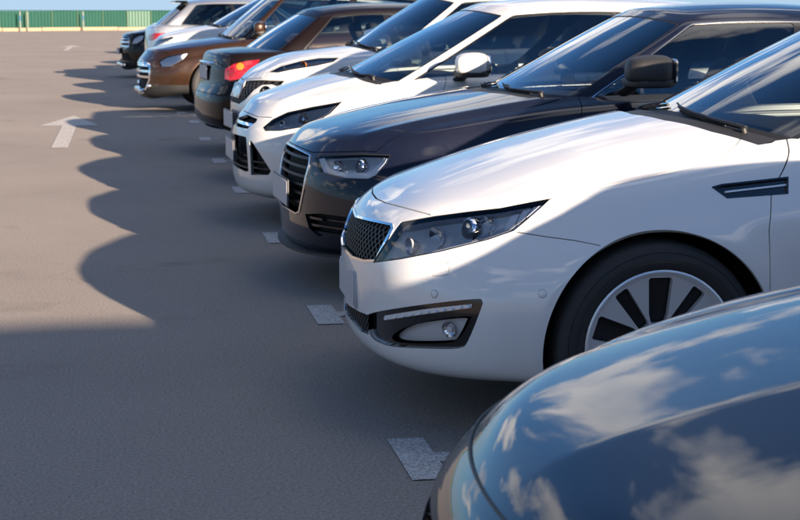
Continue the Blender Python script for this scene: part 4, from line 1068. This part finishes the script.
# ---- black saloon parked tail out
def black_saloon():
    TL = [(224.5, 79), (225.5, 69), (234, 64), (247, 61), (260, 59.5), (257, 64.5), (247, 73), (239, 79), (231, 80.5)]
    def feats(car, m):
        w = lambda P: P[:, 0] > 3.5
        m = car.sharpen(m, TL, w); ins, m = cut(m, car.region(m, TL, 0, w)); t = car.emit(ins, 'tail_light', 'red_lens', None, 'pair', .004, .02)
        P, n = car.at_px(240, 66.5); car.pair(g_lathe(tuple(P-n*.004), n, [(0, .04), (.012, .036), (.016, .02), (.016, 0)], 18, False), 'indicator_lens', 'amber', t)
        P, n = car.at_px(232, 72); car.pair(g_lathe(tuple(P-n*.004), n, [(0, .045), (.010, .042), (.013, .03), (.013, 0)], 18, False), 'brake_lens', 'red_lens_dark', t)
        # bumper step
        m = car.groove(m, [(190, 88), (203, 92), (218, 95), (240, 94)], .35, w)
        m = car.groove(m, [(200, 64), (216, 62), (224, 66)], .3, w)
        return m
    q = dict(L=4.45, W=.885, xa=.85, xb=3.48, za=.315, R=.35, zsill=.22, crown=3.0, col='maroon_black_paint',
             rows=[(.19, .16, .4, .12, .10, .27), (.22, .06, .4, .06, .03, .30), (.29, .03, .4, .035, .0, .38), (.40, .03, .4, .012, .0, .50), (.52, .02, .42, .0, .01, .58), (.61, .035, .44, .0, .07, .66), (.68, .06, .46, .012, .075, .80), (.74, .12, .48, .05, .09, .91), (.78, .20, .46, .12, .15, .965)],
             sweepR=.20, zc=([.08, .19, .36, .66, .97, 1.25, 1.6, 2.5, 3.6, 3.95, 4.25, 4.45], [.68, .75, .81, .89, .95, 1.0, 1.03, 1.04, 1.04, 1.03, 1.0, .95]),
             zs=([.2, .5, .93, 1.2, 1.6, 2.5, 3.4, 4.0, 4.45], [.62, .72, .82, .86, .90, .95, .985, .97, .92]),
             bu=[(0, 7, 40), (7, 11, 40), (11, 15, 70), (15, -1, 60)], bv=(56, 30),
             gh=dict(base=dict(xf=1.15, swf=.22, w=[.70, .78, .73], xr=3.98, swr=.22), roof=dict(xf=1.95, swf=.10, w=[.53, .57, .54], xr=3.38, swr=.08), rz=([1.8, 2.2, 2.6, 3.1, 3.5], [1.41, 1.46, 1.47, 1.44, 1.37])), gu=110, gv=(36, 12),
             doors=(1.28, 2.30, 3.18), mirror=((1.6, .97, 1.02), (.15, .23, .15), 'maroon_black_paint', .1), dash=(1.55, .96), win=((4.75, 8.3), (8.65, 11.5)))
    car = std_car('parked_car', 'black saloon parked tail out with wide red tail lights', .72, 15.80, q, True, yaw=0.10, feats=feats)
    xt = q['L']
    plate(car, xt-.075, .79, w=.46, h=.13, front=False)
    car.centre(g_tube([(xt-.13, -.42, .885), (xt-.085, -.25, .887), (xt-.072, 0, .888), (xt-.085, .25, .887), (xt-.13, .42, .885)], .02, 8, .014), 'boot_trim', 'chrome')
    return car

def far_lamp(car, m, HL): return lamp(car, m, HL, bezel='led_white', depth=.02, seal=.25, rim=.5)[0]
# ---- metallic brown sport utility
def brown_suv():
    HL = [(158.5, 61), (166, 56.5), (178, 54), (189.5, 52), (184, 59), (170, 66.5), (161, 67)]
    GRI = [(128, 62), (146, 62), (150.5, 64), (150, 80), (146, 90), (136, 88), (128, 80)]
    def feats(car, m):
        m = far_lamp(car, m, HL)
        m, g = grille(car, m, GRI, bars=[(z, .016) for z in (.48, .56, .64, .72, .78)], surround='chrome', sur_w=1.4, barmat='chrome', bar_off=-.004)
        FG = [(150, 86), (158, 86), (158, 92), (150, 92)]
        return m
    q = dict(L=4.76, W=.945, xa=1.05, xb=3.62, za=.36, R=.405, zsill=.26, crown=2.8, col='brown_paint', wmats=('alloy_grey', 'alloy_dark'), rows=rows(kz=1.12, kx=1.0), sill=.38,
             zc=([.06, .15, .33, .6, .95, 1.3, 1.7, 2.5, 3.8, 4.3, 4.68], [.76, .83, .89, .945, .995, 1.035, 1.08, 1.11, 1.15, 1.14, 1.08]),
             zs=([.2, .5, .93, 1.3, 1.6, 2.5, 3.5, 4.2, 4.68], [.68, .79, .88, .94, .98, 1.06, 1.10, 1.12, 1.08]),
             bu=[(0, 7, 80), (7, 9, 20), (9, 15, 40), (15, -1, 20)], bv=(44, 24),
             gh=dict(base=dict(xf=1.18, swf=.22, w=[.76, .83, .78], xr=4.5, swr=.2), roof=dict(xf=1.95, swf=.10, w=[.60, .64, .60], xr=4.25, swr=.12), rz=([1.8, 2.2, 2.6, 3.6, 4.3], [1.62, 1.68, 1.70, 1.68, 1.60])), gu=90, gv=(30, 10),
             doors=(1.32, 2.36, 3.30), mirror=((1.62, 1.04, 1.16), (.16, .25, .18), 'brown_paint', .1), dash=(1.6, 1.06), dz=.18, zh=.95, wheel=dict(n=5, r1=.3, r2=.9, w=(.07, .07), flare=1.2),
             hood=([(.17, -.1), (.17, .2), (.26, .5), (.40, .70), (.70, .80), (1.30, .80), (1.5, .74), (1.5, -.1)], 'top'))
    car = std_car('parked_car', 'metallic brown sport utility with chrome grille and long headlight', .17, 22.75, q, yaw=0.09, feats=feats)
    car.centre(g_super((.06, 0, .28), (.10, .75, .10), .4, .4, 20, 8), 'skid_plate', 'satin_chrome')
    car.pair(g_super((.13, .62, .36), (.07, .16, .06), .6, .6, 14, 8), 'fog_lamp', 'reflector')
    return car
# ---- white car with only its bonnet in view
def white_far():
    HL = [(149, 45), (158, 40), (172, 36.5), (174, 38), (163, 43), (152, 47)]
    def feats(car, m):
        m = far_lamp(car, m, HL)
        m, g = grille(car, m, [(140, 45), (147, 44.5), (147, 51), (140, 52)], bars=[(.70, .012), (.76, .012)], barmat='chrome')
        return m
    q = dict(L=4.40, W=.90, xa=.87, xb=3.5, za=.34, R=.375, zsill=.22, crown=2.6, col='solid_white_paint', rows=rows(kz=1.33),
             zc=([.05, .15, .33, .6, .95, 1.2, 1.6, 2.5, 3.8, 4.2, 4.4], [.84, .95, 1.03, 1.10, 1.16, 1.19, 1.21, 1.21, 1.21, 1.18, 1.1]),
             zs=([.2, .5, .93, 1.2, 1.6, 2.5, 3.5, 4.0, 4.4], [.79, .92, 1.03, 1.06, 1.08, 1.10, 1.12, 1.12, 1.07]),
             bu=[(0, 7, 70), (7, 9, 16), (9, 15, 36), (15, -1, 16)], bv=(40, 22),
             gh=dict(base=dict(xf=.98, swf=.22, w=[.72, .79, .74], xr=4.2, swr=.2), roof=dict(xf=1.85, swf=.10, w=[.57, .61, .57], xr=3.95, swr=.12), rz=([1.7, 2.2, 2.6, 3.4, 4.0], [1.60, 1.67, 1.68, 1.65, 1.57])), gu=90, gv=(28, 10),
             doors=(1.25, 2.25, 3.1), mirror=((1.52, 1.0, 1.16), (.15, .24, .16), 'solid_white_paint', .1), dash=(1.5, 1.05), dz=.12, zh=.92, rear_glass='tinted_glass',
             hood=([(.16, -.1), (.16, .2), (.24, .5), (.38, .68), (.70, .76), (1.15, .76), (1.3, .70), (1.3, -.1)], 'top'))
    return std_car('parked_car', 'white hatchback partly hidden behind the brown sport utility', .42, 26.4, q, yaw=0.07, feats=feats)
# ---- silver hatchback, tail out
def silver_hatch():
    TL = [(147.5, 40), (149, 35), (155, 33), (168.5, 33.2), (160, 37), (152, 40.5)]
    def feats(car, m):
        w = lambda P: P[:, 0] > 3.0
        m = car.sharpen(m, TL, w); ins, m = cut(m, car.region(m, TL, 0, w)); car.emit(ins, 'tail_light', 'red_lens', None, 'pair', .006, .02); return m
    q = dict(L=4.25, W=.89, xa=.86, xb=3.42, za=.33, R=.365, zsill=.22, crown=2.8, col='silver_paint',
             rows=[(a, b, c, d, e*.5, (f-.2)*1.2+.22) for a, b, c, d, e, f in ROWS_SEDAN],
             zc=([.08, .19, .36, .66, .97, 1.25, 1.6, 2.5, 3.6, 4.0, 4.25], [.78, .85, .91, .99, 1.05, 1.10, 1.13, 1.15, 1.16, 1.14, 1.08]),
             zs=([.2, .5, .93, 1.2, 1.6, 2.5, 3.4, 4.0, 4.25], [.70, .80, .91, .97, 1.02, 1.07, 1.11, 1.12, 1.07]),
             bu=[(0, 7, 30), (7, 11, 30), (11, 15, 50), (15, -1, 40)], bv=(40, 22),
             gh=dict(base=dict(xf=1.05, swf=.22, w=[.72, .79, .75], xr=4.10, swr=.18), roof=dict(xf=1.85, swf=.10, w=[.56, .60, .57], xr=3.52, swr=.06), rz=([1.7, 2.2, 2.6, 3.2, 3.6], [1.56, 1.62, 1.63, 1.61, 1.56])), gu=90, gv=(28, 10),
             doors=(1.22, 2.2, 3.05), mirror=((1.5, .98, 1.05), (.15, .23, .15), 'silver_paint', .1), dash=(1.5, .98), rear_glass='tinted_glass', win=((4.75, 8.2), (8.5, 11.4)))
    car = std_car('parked_car', 'silver hatchback parked tail out with a roof spoiler', .42, 30.4, q, True, yaw=0.06, feats=feats)
    car.centre(g_super((3.58, 0, 1.565), (.26, 1.04, .045), .5, .3, 24, 8), 'roof_spoiler', 'black_paint')
    plate(car, q['L']-.03, .72, w=.5, h=.11, front=False)
    return car
# ---- black car at the end of the row
def black_suv():
    HL = [(131, 44), (133.5, 38), (139, 35), (144.5, 34.5), (142.5, 40), (137, 43.5)]
    GRI = [(112, 36), (126, 36), (129.5, 37), (129, 47), (124, 49), (112, 47)]
    def feats(car, m):
        m = far_lamp(car, m, HL)
        m, g = grille(car, m, GRI, bars=[(.66, .022), (.75, .022), (.82, .012)], barmat='satin_chrome', surround='satin_chrome', sur_w=.5)
        m, g = grille(car, m, [(112, 53), (128, 53), (132, 60), (112, 60)], bars=[(.36, .012)], barmat='black_plastic', name='lower_grille')
        return m
    q = dict(L=4.55, W=.92, xa=.86, xb=3.6, za=.355, R=.395, zsill=.24, crown=3.2, col='black_paint', rows=rows(kz=1.28, kx=.7), sill=.34,
             zc=([.06, .15, .33, .6, .95, 1.3, 1.7, 2.5, 3.8, 4.3, 4.55], [.84, .91, .965, 1.02, 1.07, 1.11, 1.13, 1.13, 1.14, 1.12, 1.05]),
             zs=([.2, .5, .93, 1.3, 1.6, 2.5, 3.5, 4.2, 4.55], [.76, .88, .97, 1.01, 1.04, 1.06, 1.09, 1.10, 1.05]),
             bu=[(0, 7, 70), (7, 9, 16), (9, 15, 36), (15, -1, 16)], bv=(40, 22),
             gh=dict(base=dict(xf=1.25, swf=.2, w=[.74, .80, .76], xr=4.35, swr=.2), roof=dict(xf=1.85, swf=.10, w=[.60, .64, .60], xr=4.1, swr=.12), rz=([1.7, 2.2, 2.6, 3.4, 4.1], [1.55, 1.61, 1.62, 1.60, 1.54])), gu=90, gv=(28, 10),
             doors=(1.32, 2.3, 3.2), mirror=((1.6, 1.02, 1.16), (.15, .24, .17), 'black_paint', .1), dash=(1.6, 1.06), dz=.12, zh=.95,
             hood=([(.16, -.1), (.16, .3), (.22, .6), (.36, .78), (.70, .82), (1.3, .82), (1.5, .76), (1.5, -.1)], 'top'))
    car = std_car('parked_car', 'black sport utility with broad bright grille bars and silver bumper lip', -.08, 34.3, q, yaw=0.09, feats=feats)
    car.centre(g_super((.05, 0, .27), (.10, 1.3, .07), .4, .4, 24, 8), 'bumper_lip', 'chrome')
    plate(car, -.004, .55)
    return car
# ---- dark blue car, bonnet only in view
def blue_car():
    def spine(x, y): return -.05*(np.sqrt(y*y+.00012))*sstep(.02, .3, x)-.008*np.exp(-((y-.62)/.03)**2)*sstep(.2, .5, x)
    def feats(car, m):
        # lamps and grille in front view
        f = np.where(m.P[:, 0] < .7, rbox(.44, .80, .545, .655, m.P[:, 1], m.P[:, 2]-.12*(m.P[:, 1]-.6), 1, 1, .04), 9.0); ins, m = cut(m, f)
        h = car.emit(ins, 'headlight', 'lamp_silver', None, 'pair', -.03, -.029); car.emit(ins, 'lens', 'lens_glass', h, 'pair', .0005, 0)
        f = np.where(m.P[:, 0] < .5, rbox(-.5, .36, .42, .62, m.P[:, 1], m.P[:, 2], 1, 1, .04), 9.0); ins, m = cut(m, f)
        g = car.emit(ins, 'grille', 'cavity_black', None, 'join', -.05, -.048)
        for z0 in (.46, .50, .54, .58):
            b = cut(ins, np.abs(ins.P[:, 2]-z0)-.008)[0]; car.emit(b, 'grille_bar', 'chrome', g, 'join', -.008, .02)
        return m
    q = dict(L=4.6, W=.90, xa=.88, xb=3.6, za=.33, R=.365, zsill=.2, crown=4.5, col='dark_blue_paint', rows=rows(kz=1.0),
             zc=([.08, .19, .36, .53, .69, .97, 1.25, 1.6, 2.5, 3.8, 4.3, 4.6], [.70, .762, .818, .858, .892, .945, .99, 1.02, 1.04, 1.06, 1.03, .98]),
             zs=([.2, .35, .5, .7, .9, 1.2, 1.6, 2.5, 3.5, 4.2, 4.6], [.645, .712, .77, .832, .872, .91, .95, .98, 1.0, 1.0, .96]), hood_creases=[spine],
             bu=[(0, 7, 170), (7, 9, 40), (9, 15, 44), (15, -1, 26)], bv=(70, 70),
             gh=dict(base=dict(xf=1.2, swf=.22, w=[.72, .79, .74], xr=3.9, swr=.25), roof=dict(xf=2.0, swf=.10, w=[.54, .58, .54], xr=3.3, swr=.12), rz=([1.9, 2.3, 2.7, 3.2, 3.6], [1.40, 1.45, 1.46, 1.42, 1.36])), gu=110, gv=(36, 12),
             doors=(1.30, 2.36, 3.25), mirror=((1.66, .98, 1.02), (.15, .24, .15), 'dark_blue_paint', .1), dash=(1.6, .97),
             hood=([(.075, -.1), (.075, .2), (.12, .42), (.22, .55), (.42, .60), (1.0, .62), (1.35, .66), (1.5, .66), (1.5, -.1)], 'top'), top_gap=.006)
    car = std_car('parked_car', 'dark blue car with glossy sculpted bonnet beside the pearl white saloon', .375, 2.03, q, feats=feats)
    b = car.body; v0 = b.U[np.argmin(np.abs(b.U[:, 1]-6.75)), 1]; k = np.where((np.abs(b.U[:, 1]-v0) < 1e-9) & (b.P[:, 0] < .42))[0][::3]
    car.pair(g_tube([tuple(b.P[i]+b.N[i]*.002) for i in k], .0026, 8), 'bonnet_seal', 'trim_rubber')
    return car
# ---- grey sport utility beside the camera, outside the picture; its shade falls into it
def grey_suv():
    q = dict(L=4.6, W=.93, xa=.90, xb=3.58, za=.36, R=.40, zsill=.25, crown=2.8, col='grey_paint', rows=rows(kz=1.25), sill=.36,
             zc=([.06, .15, .33, .6, .95, 1.3, 1.7, 2.5, 3.8, 4.3, 4.6], [.82, .90, .965, 1.02, 1.07, 1.11, 1.13, 1.13, 1.15, 1.14, 1.08]),
             zs=([.2, .5, .93, 1.3, 1.6, 2.5, 3.5, 4.2, 4.6], [.74, .86, .95, .99, 1.02, 1.06, 1.10, 1.12, 1.08]), bu=110, bv=(40, 20),
             gh=dict(base=dict(xf=1.18, swf=.22, w=[.76, .82, .77], xr=4.42, swr=.2), roof=dict(xf=1.95, swf=.10, w=[.60, .64, .60], xr=4.15, swr=.12), rz=([1.8, 2.2, 2.6, 3.6, 4.2], [1.62, 1.68, 1.70, 1.68, 1.60])), gu=90, gv=(28, 10),
             doors=(1.32, 2.34, 3.26), mirror=((1.62, 1.03, 1.16), (.16, .25, .18), 'grey_paint', .1), dash=(1.6, 1.06), dz=.16, zh=.95, glass='tinted_glass',
             hood=([(.17, -.1), (.17, .2), (.26, .5), (.40, .70), (.70, .80), (1.30, .80), (1.5, .74), (1.5, -.1)], 'top'))
    return std_car('parked_car', 'grey sport utility standing next to the dark blue car', .95, -.40, q)
# ---- tall white van, stands outside the picture and throws its shade into it
def tall_van():
    q = dict(L=5.6, W=.97, xa=.95, xb=4.2, za=.34, R=.38, zsill=.25, crown=3.0, col='solid_white_paint', rows=rows(kz=1.5),
             zc=([.08, .2, .4, .7, 1.0, 1.5, 3, 4.6, 5.6], [.86, .98, 1.06, 1.14, 1.2, 1.26, 1.28, 1.28, 1.25]),
             zs=([.2, .5, .9, 1.3, 2, 3, 4.6, 5.6], [.85, 1.0, 1.12, 1.18, 1.22, 1.24, 1.24, 1.22]), bu=110, bv=(40, 20),
             gh=dict(base=dict(xf=.75, swf=.2, w=[.86, .92, .92], xr=5.5, swr=.06), roof=dict(xf=1.45, swf=.15, w=[.80, .86, .86], xr=5.4, swr=.06), rz=([1.4, 1.9, 2.6, 4.4, 5.4], [2.18, 2.29, 2.31, 2.31, 2.28]), rcrown=.05), gu=90, gv=(30, 10),
             doors=(1.4, 2.4, 3.4), mirror=((1.35, 1.10, 1.35), (.14, .22, .32), 'black_plastic', 0), dash=(1.5, 1.2), dz=.3, zh=1.0, win=((4.9, 6.8),), two_door=True)
    return std_car('parked_van', 'tall white panel van standing two stalls from the dark blue car', .9, -3.65, q)
white_saloon(); navy_saloon(); white_hatch(); white_crossover(); black_saloon()
brown_suv(); wf_ = white_far(); silver_hatch(); black_suv(); blue_car()
grey_suv(); v = tall_van(); v.root['category'] = 'van'; del v.root['group']

def copy_tree(o, parent=None):
    n = o.copy(); COL.objects.link(n); n.parent = parent
    for ch in list(o.children): copy_tree(ch, n)
    return n
for y, lab in ((40.3, 'white hatchback hidden behind the black sport utility'), (51.0, 'white hatchback farthest down the row, beyond the other hidden white hatchback')):
    n_ = copy_tree(wf_.root); n_.location = (.75, y, 0); n_['label'] = lab

# ------------------------------------------------------------------ painted marks
NB = ['between dark blue car and pearl white saloon', 'between the pearl white saloon and the navy saloon', 'between the navy saloon and the white hatchback', 'between white hatchback and white crossover',
      'between the white crossover and the black saloon', 'just past the tail of the black saloon', 'in the gap before the brown sport utility', 'beside the front wheel of the brown sport utility']
for i, (px, py) in enumerate([(418, 459), (325, 315), (275, 238), (241, 190), (219, 161), (205, 139), (194, 122), (181, 113)]):
    c = at_z(px, py); x, y = c[0], c[1]
    # a short bar along the row with a stub into the stall
    w = .060; h = .23
    bar = [(x-w, y-h), (x+w, y-h), (x+w, y-.05), (x+w+.09, y-.05), (x+w+.09, y+.05), (x+w, y+.05), (x+w, y+h), (x-w, y+h)]
    paint_mark('stall_mark', [bar], 'worn white stall mark '+NB[i], 'stall marks on the asphalt')
def arrow(cx, y0, y1, w, hw, hl, label):
    return paint_mark('painted_arrow', [[(cx-w, y0), (cx+w, y0), (cx+w, y1-hl), (cx+hw, y1-hl), (cx, y1), (cx-hw, y1-hl), (cx-w, y1-hl)]], label, 'painted arrows in the aisle', mat='road_paint_worn')
arrow(-.66, 16.4, 21.5, .085, .36, 1.9, 'long worn white arrow on the asphalt, half in shadow')
arrow(-2.0, 58, 67, .09, .42, 3.0, 'faded white arrow on the asphalt far down the aisle')
arrow(1.0, 60, 68, .09, .4, 3.0, 'faded white arrow near the far end of the parked row')

# ------------------------------------------------------------------ fence at the end of the lot
def fence():
    m, n, l, b = base_mat('green_sheet')
    b.inputs['Roughness'].default_value = .6; b.inputs['Specular IOR Level'].default_value = .15
    t = n.new('ShaderNodeTexNoise'); t.inputs['Scale'].default_value = .8; t.inputs['Detail'].default_value = 5
    g = n.new('ShaderNodeNewGeometry'); l.new(g.outputs['Position'], t.inputs['Vector'])
    q = n.new('ShaderNodeValToRGB'); q.color_ramp.elements[0].color = (.004, .038, .029, 1); q.color_ramp.elements[1].color = (.007, .055, .042, 1)
    l.new(t.outputs['Fac'], q.inputs[0]); l.new(q.outputs[0], b.inputs['Base Color'])
    simple('green_sheet_pale', (.02, .075, .05), .5); simple('fence_post', (.03, .07, .035), .6); simple('post_white', (.16, .17, .15), .5); simple('post_blue', (.03, .1, .22), .5)
    simple('concrete', (.27, .20, .13), .85, bump=.3, bscale=20)
    A = np.array([-30.0, 105.0]); B = np.array([22.0, 131.0]); d = B-A; Ln = np.linalg.norm(d); d /= Ln; nr = np.array([-d[1], d[0]])
    root = tag(empty('fence', (A[0], A[1], 0), math.atan2(d[1], d[0])), 'green corrugated sheet metal fence along the far edge of the lot', 'fence')
    pw = 2.0; H = 1.20; z0 = .24; nP = int(Ln/pw)
    # one corrugated sheet, shared by all panels
    V = []; F = []; nn = 41
    for i in range(nn):
        x = pw*i/(nn-1); ph = (i % 5); off = (.0, .0, .025, .025, .0)[ph]
        V += [(x, -off, z0), (x, -off, z0+H)]
    for i in range(nn-1): F.append([2*i, 2*i+2, 2*i+3, 2*i+1])
    me = None
    for k in range(nP):
        if me is None:
            o = make_obj('panel', V, F, 'green_sheet', root); me = o.data
            o2 = make_obj('panel', V, F, 'green_sheet_pale', root); me2 = o2.data; o2.location = (pw*17, 0, 0)
        elif k == 17: continue
        else:
            o = bpy.data.objects.new('panel', me); COL.objects.link(o); o.parent = root
        o.location = (k*pw, random.uniform(-.01, .01), random.uniform(-.02, .02))
    pv, pf = g_box((0, -.06, z0+H/2), (.07, .06, H+.04), .01)
    pm = None
    for k in range(nP+1):
        if pm is None: o = make_obj('post', pv, pf, 'fence_post', root, smooth=False); pm = o.data
        else: o = bpy.data.objects.new('post', pm); COL.objects.link(o); o.parent = root
        o.location = (k*pw, 0, 0)
    make_obj('top_rail', *g_box((Ln/2, -.03, z0+H+.02), (Ln, .06, .05), .01), 'green_sheet', root, smooth=False)
    # concrete strip at its foot
    base = tag(empty('kerb_wall', (A[0], A[1], 0), math.atan2(d[1], d[0])), 'pale concrete block kerb along the foot of the green fence', 'kerb')
    bv, bf = g_box((0, -.35, .12), (2.96, .45, .26), .03); bm = None
    for k in range(int(Ln/3)):
        if bm is None: o = make_obj('kerb_block', bv, bf, 'concrete', base, smooth=False); bm = o.data
        else: o = bpy.data.objects.new('kerb_block', bm); COL.objects.link(o); o.parent = base
        o.location = (k*3+1.5, random.uniform(-.03, .03), random.uniform(-.02, .02))
    # slim posts standing before the fence
    random.seed(4)
    for px, lab, blue in ((20.5, 'slim white post with a blue band beside the plain white post', True), (28, 'plain white post in front of the green fence', False), (83.5, 'slim white post with a blue band standing alone before the fence', True)):
        # foot of the post lies on the line of the fence
        dirv = _fw*F_PX+_rt*(px-400)-_up*(28-260); dirv = dirv[:2]; M2 = np.array([[dirv[0], -d[0]], [dirv[1], -d[1]]]); s_ = np.linalg.solve(M2, A+nr*-.9)[0]; P = dirv*s_
        r_ = tag(empty('marker_post', (P[0], P[1], 0)), lab, 'post', 'posts before the fence')
        make_obj('pole', *g_lathe((0, 0, 0), (0, 0, 1), [(0, .045), (1.35, .045), (1.4, .03)], 10), 'post_white', r_)
        if blue: make_obj('band', *g_lathe((0, 0, .75), (0, 0, 1), [(0, .05), (.35, .05)], 10), 'post_blue', r_)
fence()
